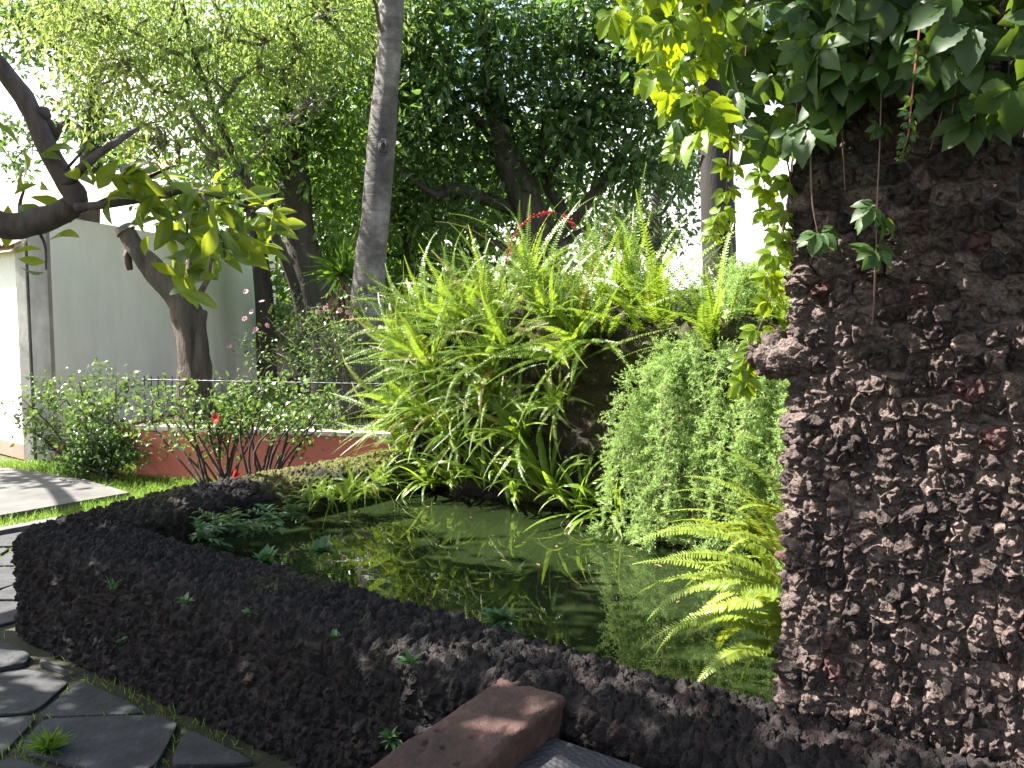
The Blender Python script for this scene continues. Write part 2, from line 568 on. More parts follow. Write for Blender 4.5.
def cloud_arrays(pos, d, nrm, size, width, tmpl, tint):
    tv, tf = tmpl
    d = norm(d)
    side = norm(np.cross(d, nrm))
    n2 = np.cross(side, d)
    size = np.broadcast_to(size, (len(pos),)); width = np.broadcast_to(width, (len(pos),))
    V = pos[:, None] + size[:, None, None] * (tv[None, :, 0:1] * width[:, None, None] * side[:, None] + tv[None, :, 1:2] * d[:, None] + tv[None, :, 2:3] * n2[:, None])
    k = len(tv)
    off = (np.arange(len(pos)) * k)[:, None, None]
    faces = [(f[None] + off).reshape(-1, f.shape[1]) for f in tf]
    return V.reshape(-1, 3), faces, np.repeat(tint, k)


def add_cloud(mb, pos, d, nrm, size, width, tmpl, tint):
    if len(pos): mb.add(*cloud_arrays(np.asarray(pos), np.asarray(d), np.asarray(nrm), size, width, tmpl, tint))


def crown_cloud(mb, rng, blobs, leaf, width, tmpl, droop=0.3, flat=0.8, lf_var=0.35, keep=None):
    """blobs: (center, (rx,ry,rz), clumps, leaves per clump, spread)"""
    for c, r, nc, per, spread in blobs:
        q = norm(rng.normal(size=(nc, 3))) * (rng.random((nc, 1)) ** 0.42)
        q *= 1 + 0.25 * fbm(q * 2.3 + np.array(c), 2)[:, None]
        cc = np.array(c) + q * np.array(r)
        ct = np.clip(rng.normal(0.5, 0.2, nc), 0, 1)
        n = nc * per
        off = rng.normal(size=(n, 3)) * spread * np.array((1, 1, 0.65))
        pos = np.repeat(cc, per, 0) + off
        d = norm(off + 0.02) * 0.6 + rng.normal(size=(n, 3)) * 0.55 + np.array((0, 0, -droop))
        nr = rng.normal(size=(n, 3)) * 0.6 + np.array((0, 0, flat))
        t = np.clip(np.repeat(ct, per) + rng.normal(0, 0.18, n), 0, 0.95)
        sz = leaf * (1 + lf_var * rng.normal(size=n)).clip(0.45, 1.7)
        if keep is not None:
            k = keep(pos)
            pos, d, nr, sz, t = pos[k], d[k], nr[k], sz[k], t[k]
        add_cloud(mb, pos, d, nr, sz, width, tmpl, t)


def hang(name, mat, parent, mb, smooth=True):
    return mb.build(name, mat, parent, smooth)


# ------------------------------------------------------------------ lava masonry as real relief
def masonry(P, cell, amp, seed, mossf=None, crag=0.3, flip=False, jit=0.75, coarse=0.0):
    I, J = P.shape[:2]
    du = np.gradient(P, axis=0); dv = np.gradient(P, axis=1)
    N = norm(np.cross(du, dv).reshape(-1, 3))
    if flip: N = -N
    Q = P.reshape(-1, 3)
    R = np.stack([Q[:, 0] * U2[0] + Q[:, 1] * U2[1], Q[:, 0] * N2[0] + Q[:, 1] * N2[1], Q[:, 2]], 1)
    warp = np.stack([fbm(R * (1.1 / cell) + o, 2, seed) for o in (0.0, 31.0, 57.0)], 1) * 0.22
    f1, f2, idr, id2 = voronoi(R / cell + warp + 100, seed, jit)
    d = f2 - f1
    gap = np.clip(d / 0.22, 0, 1)
    dome = np.sqrt(gap) * (0.62 + 0.38 * np.clip(1 - f1 * 1.1, 0, 1))
    rg = 1 - np.abs(fbm(R * (2.6 / cell) + 5, 4, seed + 3)) * 2.4
    rg2 = fbm(R * (6.0 / cell) + 9, 3, seed + 5)
    h = amp * (dome * (0.55 + 0.6 * id2) + crag * gap * (rg - 0.5) + 0.6 * gap * rg2)
    if coarse: h = h + coarse * fbm(R * 2.2, 3, seed + 9)
    lat = np.stack([fbm(R * (3.0 / cell) + o, 2, seed + 8) for o in (3.0, 17.0, 71.0)], 1) * amp * 0.55 * gap[:, None]
    V = Q + N * h[:, None] + lat
    i, j = np.meshgrid(np.arange(I - 1), np.arange(J - 1), indexing='ij')
    q = np.stack([i * J + j, i * J + j + 1, (i + 1) * J + j + 1, (i + 1) * J + j], -1).reshape(-1, 4)
    if not flip: q = q[:, ::-1]
    at_ = {'stone': idr, 'gap': 1 - np.clip(d / 0.1, 0, 1), 'moss': np.zeros(len(Q))}
    if mossf is not None: at_['moss'] = np.clip(mossf(Q, N, R, gap), 0, 1)
    return V, q, at_


def rails(O, I, prof):
    """O, I: (k,2) outer and inner rail; prof: (m,2) of (fraction across, z)"""
    f = prof[:, 0][None, :, None]
    xy = O[:, None] * (1 - f) + I[:, None] * f
    z = np.broadcast_to(prof[:, 1][None, :, None], xy.shape[:2] + (1,))
    return np.concatenate([xy, z], 2)


def resample(P, step):
    P = np.asarray(P, float)
    s = np.concatenate([[0], np.cumsum(np.linalg.norm(np.diff(P, axis=0), axis=1))])
    t = np.linspace(0, s[-1], max(2, int(s[-1] / step) + 1))
    return np.stack([np.interp(t, s, P[:, k]) for k in range(P.shape[1])], 1)


def uv(p):
    p = np.asarray(p, float)
    return p[:, 0:1] * U2 + p[:, 1:2] * N2


def corner(c, r, a0, a1, k=10):
    return [(c[0] + r * math.cos(a), c[1] + r * math.sin(a)) for a in np.linspace(a0, a1, k)]


# ================================================================== SETTING: ground, lawn, paths, terrace, water
g = MB()
g.add([(-400, -60, -0.02), (400, -60, -0.02), (400, 900, -0.02), (-400, 900, -0.02)], [[(0, 1, 2, 3)]])
tag(g.build('ground', M_ground), kind='structure')

rl = MB()
RW0, RW1 = np.array((-3.62, 8.45)), np.array((-0.55, 7.78))          # the face of the red retaining wall
LZ = 0.47
rl.prism([(-3.56, 8.5), (-0.5, 7.85), (2.2, 9.0), (9, 8.0), (30, 30), (-3.6, 30), (-3.7, 16)], -0.015, LZ)
tag(rl.build('raised_ground', M_ground), kind='structure')

slab = MB()
slab.prism([W(-7.1, 2.5)[:2], W(-7.1, 4.1)[:2], W(-8.0, 4.18)[:2], W(-9.6, 4.0)[:2], W(-10.5, 2.0)[:2], W(-8.4, 0.5)[:2], W(-7.1, 0.5)[:2]], -0.01, 0.04)
tag(slab.build('concrete_path', M_concrete), kind='structure')
kb = MB()
kb.prism([W(-6.62, -3)[:2], W(-6.62, 6.2)[:2], W(-6.72, 6.2)[:2], W(-6.72, -3)[:2]], -0.01, 0.035)
tag(kb.build('kerb', M_kerb), kind='structure')


def clip_poly(poly, a, b, c):
    out = []
    for i in range(len(poly)):
        p, q = poly[i], poly[(i + 1) % len(poly)]
        dp, dq = a * p[0] + b * p[1] - c, a * q[0] + b * q[1] - c
        if dp <= 0: out.append(p)
        if dp * dq < 0:
            t = dp / (dp - dq)
            out.append((p[0] + (q[0] - p[0]) * t, p[1] + (q[1] - p[1]) * t))
    return out


def flagstones(region, su, sn, seed, top):
    rng = random.Random(seed)
    u0, u1, n0, n1 = region
    pts = []
    for i in range(int((u1 - u0) / su) + 1):
        for j in range(int((n1 - n0) / sn) + 1):
            pts.append((u0 + (i + 0.5 + 0.5 * (j % 2) + rng.uniform(-.28, .28)) * su, n0 + (j + 0.5 + rng.uniform(-.25, .25)) * sn))
    mb, polys = MB(), []
    for p in pts:
        poly = [(p[0] - 1, p[1] - 1), (p[0] + 1, p[1] - 1), (p[0] + 1, p[1] + 1), (p[0] - 1, p[1] + 1)]
        for q in pts:
            if q is p or abs(q[0] - p[0]) > 2 or abs(q[1] - p[1]) > 2: continue
            a, b = q[0] - p[0], q[1] - p[1]
            l = math.hypot(a, b)
            g_ = rng.uniform(0.006, 0.03)
            poly = clip_poly(poly, a / l, b / l, (a * (p[0] + q[0]) / 2 + b * (p[1] + q[1]) / 2) / l - g_)
            if len(poly) < 3: break
        poly = clip_poly(clip_poly(clip_poly(clip_poly(poly, 1, 0, u1), -1, 0, -u0), 0, 1, n1), 0, -1, -n0)
        if len(poly) < 3: continue
        # round the corners
        for cut in (.1, .22):
            r = []
            for i in range(len(poly)):
                a, b = np.array(poly[i]), np.array(poly[(i + 1) % len(poly)])
                r += [tuple(a * (1 - cut) + b * cut), tuple(a * cut + b * (1 - cut))]
            poly = r
        nz_ = fbm(np.array([(*q * np.array((9, 9)), seed) for q in np.array(poly)]), 2) * .035
        cm_ = np.mean(poly, 0)
        poly = [tuple(np.array(q) + (np.array(q) - cm_) * z_) for q, z_ in zip(poly, nz_)]
        polys.append(poly)
        w = np.array([W(*q)[:2] for q in poly])
        c = w.mean(0); k = len(w)
        zt = top + rng.uniform(-0.006, 0.006)
        tilt = np.array((rng.uniform(-.012, .012), rng.uniform(-.012, .012)))
        rings = []
        for sc_, z in ((1.0, -0.01), (1.0, zt - .006), (0.992, zt - .001), (0.97, zt)):
            xy = c + (w - c) * sc_
            rings.append(np.column_stack([xy, np.full(k, z) + (xy - c).dot(tilt) * (z > 0)]))
        V = np.vstack(rings)
        fs = [(a * k + i, a * k + (i + 1) % k, (a + 1) * k + (i + 1) % k, (a + 1) * k + i) for a in range(3) for i in range(k)]
        mb.add(V, [fs, [list(range(3 * k, 4 * k))]])
    return mb, polys


fl, flag_polys = flagstones((-6.6, -1.5, -1.4, 1.9), 0.62, 0.36, 4, 0.004)
fl2, fp2 = flagstones((-6.6, -4.72, 1.9, 6.2), 0.5, 0.34, 9, 0.004)
flag_polys += fp2
fl.add(np.concatenate(fl2.v), [np.concatenate(f) for f in fl2.f.values()])
ps_ = MB()
ps_.add([W(-6.6, -3, -.014), W(-1.4, -3, -.014), W(-1.4, 2.1, -.014), W(-4.5, 2.1, -.014), W(-4.5, 6.2, -.014), W(-6.6, 6.2, -.014)], [[tuple(range(6))]])
tag(ps_.build('path_soil_ground', M_soil), kind='structure')
pth = fl.build('path', M_flag)
tag(pth, kind='structure')


def inside(pt, poly):
    x, y = pt[:, 0], pt[:, 1]
    c = np.zeros(len(pt), bool)
    for i in range(len(poly)):
        x0, y0 = poly[i]; x1, y1 = poly[i - 1]
        c ^= ((y0 > y) != (y1 > y)) & (x < (x1 - x0) * (y - y0) / (y1 - y0 + 1e-12) + x0)
    return c


def grass_blades(xy, z, h, seed, w=0.006, lean=0.5):
    rng = np.random.default_rng(seed)
    n = len(xy)
    pos = np.column_stack([xy, np.broadcast_to(z, (n,))])
    d = np.column_stack([rng.normal(0, lean, (n, 2)), np.ones(n)])
    nr = rng.normal(size=(n, 3)) * np.array((1, 1, 0.2))
    sz = h * rng.uniform(0.5, 1.4, n)
    mb = MB()
    add_cloud(mb, pos, d, nr, sz, w / h, (np.array([(-.5, 0, 0), (.5, 0, 0), (.3, .6, .05), (0, 1, .3), (-.3, .6, .05)]), [np.array([(0, 1, 2, 4)]), np.array([(4, 2, 3)])]), rng.random(n) * 0.9)
    return mb


rng = np.random.default_rng(3)
gu = np.column_stack([rng.uniform(-11, -6.74, 90000), rng.uniform(0.5, 7.5, 90000)])
onslab = (gu[:, 0] < -7.13) & (gu[:, 1] < 4.15) & (gu[:, 0] > -10.4)
gu = gu[~onslab]
gw = uv(gu)
gw = gw[(gw[:, 1] < 9.3) & (gw[:, 0] > -7.5)]
behind = (gw[:, 0] > -3.7) & (gw[:, 1] > 8.45 - 0.218 * (gw[:, 0] + 3.62))
gw = gw[~behind]
tag(grass_blades(gw, -0.02, 0.065, 5).build('grass', M_grass), 'short green grass between the concrete path and the kerb', 'grass', kind='stuff')
q = np.column_stack([rng.uniform(-3.5, 1.5, 42000), rng.uniform(7.9, 13.5, 42000)])
q = q[q[:, 1] > 8.52 - 0.218 * (q[:, 0] + 3.62)]
tag(grass_blades(q, LZ - 0.005, 0.05, 6, 0.009).build('lawn_grass', M_grass), 'mown grass on the raised lawn behind the iron railing', 'grass', kind='stuff')
j = np.column_stack([rng.uniform(-6.6, -2.0, 60000), rng.uniform(-0.6, 6.0, 60000)])
j = j[(j[:, 1] < 1.98) | (j[:, 0] < -4.66)]
den = fbm(np.column_stack([j * 1.3, np.zeros(len(j))]), 3) + 0.25
j = j[rng.random(len(j)) < np.clip(den * 3.2, 0.05, 1)]
hit = np.zeros(len(j), bool)
for pl in flag_polys: hit |= inside(j, pl)
j = j[~hit]
tag(grass_blades(uv(j), -0.018, 0.04, 7, 0.005, 0.7).build('joint_grass', M_grass), 'thin grass growing in the joints of the flagstone path', 'grass', kind='stuff')

ter = MB()
ter.prism([W(-1.33, 2.0)[:2], W(-1.2, -4)[:2], W(4, -4)[:2], W(4, 2.0)[:2]], -0.01, 0.405)
tag(ter.build('terrace_pavement', M_dimple), kind='structure')

wt = MB()
gn = 60
wt.add([W(-4.35, 2.2, 0.36), W(-0.6, 2.2, 0.36), W(-0.6, 4.75, 0.36), W(-4.35, 4.75, 0.36)], [[(0, 1, 2, 3)]])
tag(wt.build('pond_water', M_water), kind='structure')

# ================================================================== LAVA STONE WALLS AND PILLAR
UO, NO, UI, NI = -4.6, 2.0, -4.17, 2.41
r = 0.16
out = [(UO, 5.1), (UO, NO + r)] + corner((UO + r, NO + r), r, math.pi, 1.5 * math.pi) + [(UO + r, NO), (0.75, NO)]
out = resample(out, 0.0062)
out[:, 1] += 0.075 * np.clip((out[:, 0] + 1.75) / .4, 0, 1) * (out[:, 1] < NI)
inn = np.column_stack([np.maximum(out[:, 0], UI), np.maximum(out[:, 1], NI)])
left_leg = (out[:, 0] < UI) & (out[:, 1] > NI)
inn[left_leg, 0] = UI
inn[~left_leg & (out[:, 1] <= NI), 1] = NI
cr = 0.07
prof = [(0, -0.02), (0, 0.5 - cr)] + [(cr / .41 * (1 - math.cos(a)), 0.5 - cr + cr * math.sin(a)) for a in np.linspace(0, math.pi / 2, 9)]
prof += [(0.5, 0.508)] + [(1 - cr / .41 * (1 - math.cos(a)), 0.5 - cr + cr * math.sin(a)) for a in np.linspace(math.pi / 2, 0, 9)] + [(1, 0.22)]
prof = np.array(prof)
pm = prof * np.array((0.41, 1))
s = np.concatenate([[0], np.cumsum(np.linalg.norm(np.diff(pm, axis=0), axis=1))])
t = np.linspace(0, s[-1], int(s[-1] / 0.0062))
prof = np.stack([np.interp(t, s, prof[:, 0]), np.interp(t, s, prof[:, 1])], 1)
P = rails(uv(out), uv(inn), prof)


def wall_moss(Q, N, R, gap):
    f = fbm(R * 2.6, 4, 41)
    top = np.clip((N[:, 2] - 0.2) * 1.4, 0, 1)
    inner = ((R[:, 0] > UI - 0.12) & (R[:, 1] > NI + 0.05)) | ((R[:, 1] > NI - 0.08))
    left = np.clip((-3.9 - R[:, 0]) * 2.5, 0, 1) * np.clip((R[:, 1] - 2.3) / 1.2, 0, 1)
    m = left * np.clip(0.3 + 2.6 * f + 0.35 * np.clip((R[:, 1] - 3.0), 0, 1) + 0.2 * inner, 0, 1) * (0.45 + 0.55 * np.maximum(top, inner))
    m2 = np.clip(2.6 * (f - 0.22), 0, 0.8) * top * np.clip((-1.5 - R[:, 0]) / 2, 0, 1)
    return np.maximum(m, m2)


V, Q, A = masonry(P, 0.054, 0.031, 11, wall_moss, crag=.2, flip=False, jit=.7)
V2 = V.copy()
nn2 = V[:, :2] @ N2
uu2 = V[:, :2] @ U2
V2[:, 2] += 0.055 * np.clip((nn2 - 2.1) / 0.7, 0, 1) * np.clip((-3.9 - uu2) / .3, 0, 1) * np.clip((V[:, 2] - .1) / .3, 0, 1)
V2[:, 2] -= 0.02 * np.clip((uu2 + 1.9) / .4, 0, 1) * np.clip((V[:, 2] - .1) / .3, 0, 1)
V2[:, 2] += 0.012 * fbm(V * np.array((2.2, 2.2, 0)), 2, 77) * (V[:, 2] > 0.3)
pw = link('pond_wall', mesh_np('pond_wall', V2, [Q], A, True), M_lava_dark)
tag(pw, 'low dark lava stone wall turning a corner round the pond', 'wall')

# right-hand low wall of the pond, behind the pillar
so_ = resample([(-0.9, 2.9), (-0.9, 4.8)], 0.015)
si_ = so_ + np.array((0.5, 0))
pr2 = resample([(0, 0.1), (0, 0.55), (0.1, 0.62), (1, 0.65)], 0.02)
V, Q, A = masonry(rails(uv(so_), uv(si_), pr2), 0.07, 0.03, 19, flip=True)
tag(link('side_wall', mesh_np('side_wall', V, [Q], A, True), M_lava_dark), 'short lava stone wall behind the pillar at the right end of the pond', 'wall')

# the tall pillar
pil = empty('stone_pillar', W(-0.3, 2.7, 0), 'tall rough pillar of brown lava stones under the creeper', 'pillar')
pr = 0.05
PU, PN = -0.835, 2.44
path = [(PU, 3.1), (PU, PN + pr)] + corner((PU + pr, PN + pr), pr, math.pi, 1.5 * math.pi, 8) + [(PU + pr, PN), (0.25, PN)]
path = resample(path, 0.0033)
path = np.vstack([path, resample([(0.27, PN), (0.8, PN), (0.8, 3.1)], 0.02)])
zz = np.arange(0.3, 2.72, 0.0033)
xy = uv(path)
P = np.concatenate([np.broadcast_to(xy[:, None], (len(xy), len(zz), 2)), np.broadcast_to(zz[None, :, None], (len(xy), len(zz), 1))], 2)
V, Q, A = masonry(P, 0.06, 0.038, 23, None, crag=0.42, flip=False, jit=.65, coarse=0.015)
link('masonry', mesh_np('pillar_masonry', V, [Q], A, True), M_lava, pil)
cap = MB()
cap.prism([W(-0.86, 2.46)[:2], W(0.8, 2.46)[:2], W(0.8, 3.1)[:2], W(-0.86, 3.1)[:2]], 2.68, 2.74)
cap.build('cap', M_lava, pil)


def boulder(center, radii, cell, amp, seed, nth=90, nph=60, axis=None):
    th = np.linspace(0, 2 * np.pi, nth)[:, None]; ph = np.linspace(0.02, np.pi - 0.02, nph)[None]
    sph = np.stack([np.cos(th) * np.sin(ph), np.sin(th) * np.sin(ph), np.broadcast_to(np.cos(ph), (nth, nph))], -1)
    P = sph * np.array(radii)
    P = np.stack([P[..., 0] * U2[0] + P[..., 1] * N2[0], P[..., 0] * U2[1] + P[..., 1] * N2[1], P[..., 2]], -1) + np.array(center)
    return masonry(P, cell, amp, seed, flip=True, crag=0.5)


V, Q, A = boulder(W(-0.86, 2.5, 1.47), (0.115, 0.085, 0.047), 0.055, 0.026, 31)
st = link('projecting_stone', mesh_np('projecting_stone', V, [Q], A, True), M_lava, pil)
st['label'] = 'stone stub jutting from the left edge of the pillar'

# the rock bank behind the pond
ob = [(-4.55, 6.9), (-4.55, 5.05)] + corner((-4.1, 5.05), 0.45, math.pi, 1.5 * math.pi, 8) + [(-4.1, 4.6), (0.4, 4.6)]
ob = resample(ob, 0.016)
ib = np.column_stack([np.maximum(ob[:, 0], -3.7), np.maximum(ob[:, 1], 5.55)])
pb = resample([(0.06, 0.15), (0.0, 0.5), (0.07, 0.9), (0.1, 1.15), (0.0, 1.33), (0.06, 1.47), (0.4, 1.58), (1, 1.7)], 0.016)
V, Q, A = masonry(rails(uv(ob), uv(ib), pb), 0.16, 0.07, 47, lambda Q_, N_, R_, g_: 1.6 * fbm(R_ * 2.1, 4, 5) - 0.05, coarse=0.14, flip=False)
tag(link('rock_bank', mesh_np('rock_bank', V, [Q], A, True), M_rock), 'dark mossy rock bank behind the pond, mostly hidden by ferns', 'rock')
bk = MB()
bk.add([W(-3.75, 5.5, 1.68), W(0.6, 5.5, 1.68), W(2.5, 9.5, 0.4), W(-5, 9.0, 0.4)], [[(0, 1, 2, 3)]])
bk.add([W(-3.75, 5.5, 1.68), W(-5, 9, 0.4), W(-4.8, 6.9, 0.3), W(-3.75, 6.9, 1.6)], [[(0, 1, 2, 3)]])
tag(bk.build('earth_slope', M_soil), kind='structure')

# brick edging beside the terrace
be = MB()
L_ = resample([(0.55, 0), (2.09, 0)], 0.006)
a0, a1, zt = -1.585, -1.345, 0.488
ring = [(a0, 0.0), (a0, zt - .012), (a0 + .012, zt), (a1 - .014, zt), (a1, zt - .014), (a1, 0.0)]
ring = resample(ring, 0.006)
V = np.array([[W(rr[0] + .095 * (2.09 - l[0]), l[0], rr[1]) for rr in ring] for l in L_])
Vf = V.reshape(-1, 3)
Vf = Vf + 0.009 * np.stack([fbm(Vf * 14 + o, 5, 2) for o in (0, 9, 23)], 1)
Vf[:, 2] -= 0.02 * np.clip(fbm(Vf * 22 + 4, 3, 8) - .3, 0, 1) / .3
k = len(ring)
i, jx = np.meshgrid(np.arange(len(L_) - 1), np.arange(k - 1), indexing='ij')
be.add(Vf, [np.stack([i * k + jx, i * k + jx + 1, (i + 1) * k + jx + 1, (i + 1) * k + jx], -1).reshape(-1, 4), [list(range((len(L_) - 1) * k, len(L_) * k))]])
tag(be.build('brick_block', M_brick, None, True), 'worn red brick block running into the near pond wall', 'block')

# ================================================================== HOUSE, RED WALL, RAILING
house = empty('white_house', (-4.9, 9.3, 0), 'white stuccoed house with a tiled roof behind the shrubs', 'house')
hb = MB()
hb.prism([(-4.86, 9.36), (-4.24, 16.0), (-4.5, 16.0), (-5.1, 9.38)], 0.0, 2.6)
hb.build('side_wall', M_white, house)
fw = MB()
fd = np.array((-0.77, 0.64)); fn = np.array((0.64, 0.77))
a_ = np.array((-5.12, 9.36)); b_ = a_ + fd * 6
fw.prism([a_, a_ + fn * 0.2, b_ + fn * 0.2, b_], 0.0, 2.26)
fw.build('front_wall', M_white, house)
pl_ = MB()
pl_.prism([(-5.02, 9.28), (-4.84, 9.3), (-4.85, 9.4), (-5.06, 9.42)], 0.0, 2.5)
pl_.prism([(-5.17, 9.3), (-5.05, 9.27), (-5.06, 9.4), (-5.15, 9.42)], 0.0, 2.34)
pl_.build('corner_pilaster', M_pilaster, house)
pn = MB()
pn.prism([(-4.82, 9.34), (-4.2, 16.0), (-4.23, 16.0), (-4.85, 9.34)], 0.0, 0.2)
o_ = -fn * 0.03
pn.prism([a_ + o_, a_ - fn * 0.002, b_ - fn * 0.002, b_ + o_], 0.0, 0.16)
pn.build('plinth', M_redwall, house)
rf = MB()
nu, nv = 260, 24
E0 = a_ - fn * 0.22 + np.array((0.10, 0.0))
uu, vv = np.meshgrid(np.linspace(0, 6, nu), np.linspace(0, 1.95, nv), indexing='ij')
tile = 0.035 * np.abs(np.sin(uu * math.pi / 0.19)) + 0.02 * (1 - (vv / 0.3) % 1)
xy = E0 + uu[..., None] * fd + vv[..., None] * fn
z = 2.24 + vv * 0.58 + tile
keepv = np.concatenate([xy, z[..., None]], -1)
i, jx = np.meshgrid(np.arange(nu - 1), np.arange(nv - 1), indexing='ij')
rf.add(keepv.reshape(-1, 3), [np.stack([i * nv + jx, (i + 1) * nv + jx, (i + 1) * nv + jx + 1, i * nv + jx + 1], -1).reshape(-1, 4)])
under = keepv.copy(); under[..., 2] = 2.2 + vv * 0.58
rf.add(under[[0, 0, -1, -1], [0, -1, -1, 0]], [[(0, 1, 2, 3)]])
rf.build('roof', M_tile, house)

gwall = MB()
gwall.prism([(-4.2, 15.6), (3.0, 15.0), (3.0, 15.3), (-4.2, 15.9)], 0.3, 1.7)
tag(gwall.build('garden_wall', M_coping), 'grey garden wall in the shade behind the lawn', 'wall')

rw = empty('red_retaining_wall', (*RW0, 0), 'low red painted retaining wall with pale flaking top', 'wall')
d_ = (RW1 - RW0) / np.linalg.norm(RW1 - RW0); nn_ = np.array((-d_[1], d_[0]))
rb = MB()
rb.prism([RW0, RW1, RW1 + nn_ * 0.14, RW0 + nn_ * 0.14], -0.01, 0.455)
rb.prism([RW0 + nn_ * 0.143, RW0 + nn_ * 0.14 + d_ * 0.14, (-3.62, 15.5), (-3.76, 15.5)], -0.01, 0.45)
rb.build('wall_face', M_redwall, rw)
cp = MB()
cp.prism([RW0 - nn_ * .012 - d_ * .012, RW1 - nn_ * .012, RW1 + nn_ * 0.155, RW0 + nn_ * 0.155 - d_ * .012], 0.457, 0.495)
cp.build('coping', M_coping, rw)

rail = empty('iron_railing', (*(RW0 + nn_ * 0.1), 0.49), 'thin dark iron railing on top of the red wall', 'railing')
Lr = np.linalg.norm(RW1 - RW0)


def rp(s_, z_): return np.array((*(RW0 + nn_ * 0.1 + d_ * s_), z_))


for zz_ in (0.93, 0.54):
    m_ = MB(); m_.tube([rp(0.03, zz_), rp(Lr - 0.05, zz_)], 0.008, 6); m_.build('rail', M_iron, rail)
pk = MB(); pk.tube([rp(0.05, 0.48), rp(0.05, 0.965)], [0.0055, 0.0055], 6)
p0 = pk.build('picket', M_iron, rail)
for k in range(1, int((Lr - 0.1) / 0.075)):
    c = p0.copy(); C.objects.link(c); c.parent = rail
    c.matrix_parent_inverse = p0.matrix_parent_inverse.copy()
    c.location = (float(d_[0] * 0.075 * k), float(d_[1] * 0.075 * k), 0)

# ================================================================== TREES
def limb_path(a, b, rng, bend=0.12, k=4):
    a, b = np.array(a, float), np.array(b, float)
    L = np.linalg.norm(b - a)
    pts = [a + (b - a) * t + rng.normal(size=3) * L * bend * math.sin(math.pi * t) for t in np.linspace(0, 1, k)]
    pts[0], pts[-1] = a, b
    return pts


def twigs(mb, rng, base, n, L, r, up=0.2, sides=4):
    for _ in range(n):
        d = rng.normal(size=3) + np.array((0, 0, up)); d /= np.linalg.norm(d)
        mb.tube(limb_path(base, np.array(base) + d * L * rng.uniform(.5, 1.2), rng, 0.15, 4), [r, r * .75, r * .5, r * .25], sides, cap=False)


# ---- the broken-armed tree whose trunk stands left of the frame
rng = np.random.default_rng(21)
BY = 4.3
big = empty('large_leaf_tree', (-3.75, 4.5, 0), 'dark crooked limb with big bright leaves reaching in from the left edge', 'tree')
tr = MB()
kn = at(72, 207, BY)
t0 = np.array((-3.75, 4.5, -0.02))
tr.tube([t0, (-3.7, 4.45, 0.7), (-3.45, 4.4, 1.4), (-3.0, 4.35, 1.85), at(-30, 222, BY), at(10, 226, BY), at(45, 220, BY), kn], [.19, .15, .125, .1, .07, .062, .06, .058], 14, rough=0.16, seed=2, smooth_steps=5)
tr.tube([at(62, 216, BY), at(76, 198, BY), at(66, 183, BY), at(48, 150, BY), at(28, 105, BY), at(8, 75, BY), at(-22, 45, BY), (-3.2, 4.5, 3.5), (-4.0, 4.6, 4.3)],
        [.045, .056, .05, .047, .045, .044, .045, .045, .03], 12, rough=0.16, seed=5, smooth_steps=5)
tr.tube([at(48, 118, BY), at(44, 112, BY), at(40, 110, BY)], [.02, .03, .022], 8)
tr.build('trunk', M_bark_limb, big, True)
for pts, rr in ((((66, 184), (90, 160), (115, 143), (138, 128)), (.03, .022, .018, .012)),
                (((76, 207), (110, 204), (150, 198), (195, 190), (240, 205), (275, 212)), (.022, .02, .017, .014, .01, .006)),
                (((44, 140), (52, 128), (46, 118)), (.022, .02, .016)), (((50, 145), (58, 132), (60, 124)), (.018, .016, .012)),
                (((150, 198), (140, 178), (132, 168)), (.012, .009, .006)), (((195, 190), (205, 200), (220, 235), (226, 262)), (.01, .008, .006, .005)),
                (((170, 195), (185, 215), (188, 240)), (.01, .008, .005)), (((22, 226), (20, 205), (24, 190)), (.014, .01, .006)),
                (((35, 225), (45, 245), (46, 270)), (.01, .007, .004)), (((58, 175), (70, 165), (85, 148)), (.012, .008, .005))):
    lm = MB(); lm.tube([at(p[0], p[1], BY + 0.12 * math.sin(p[0] * .05)) for p in pts], rr, 8, rough=.1, smooth_steps=4); lm.build('limb', M_bark_limb, big, True)
lm = MB()
lm.tube([(-3.45, 4.4, 1.4), (-3.9, 4.5, 2.4), (-4.4, 4.6, 3.3), (-4.7, 4.6, 4.0)], [.1, .08, .06, .03], 10, rough=.15, smooth_steps=4)
lm.tube([(-3.9, 4.5, 2.4), (-3.6, 3.0, 3.5), (-2.6, 1.2, 4.2), (-0.9, -0.2, 4.5), (0.8, -0.9, 4.4)], [.07, .06, .05, .035, .02], 9, rough=.15, smooth_steps=4)  # unseen limb added to carry the shading crown over the camera
lm.tube([(-3.9, 4.5, 2.4), (-3.6, 4.2, 3.3), (-3.4, 3.9, 4.0)], [.06, .045, .02], 9, rough=.15, smooth_steps=4)
lm.build('limb', M_bark_limb, big, True)
lm = MB()
lm.tube([(-3.75, 4.47, 1.1), (-4.6, 5.3, 2.4), (-6.0, 6.8, 3.3), (-7.4, 8.3, 3.9), (-8.6, 9.4, 4.2)], [.1, .09, .08, .06, .03], 10, rough=.15, smooth_steps=4)  # unseen limb added to throw shade across the concrete path
lm.build('limb', M_bark_limb, big, True)
lf = MB()
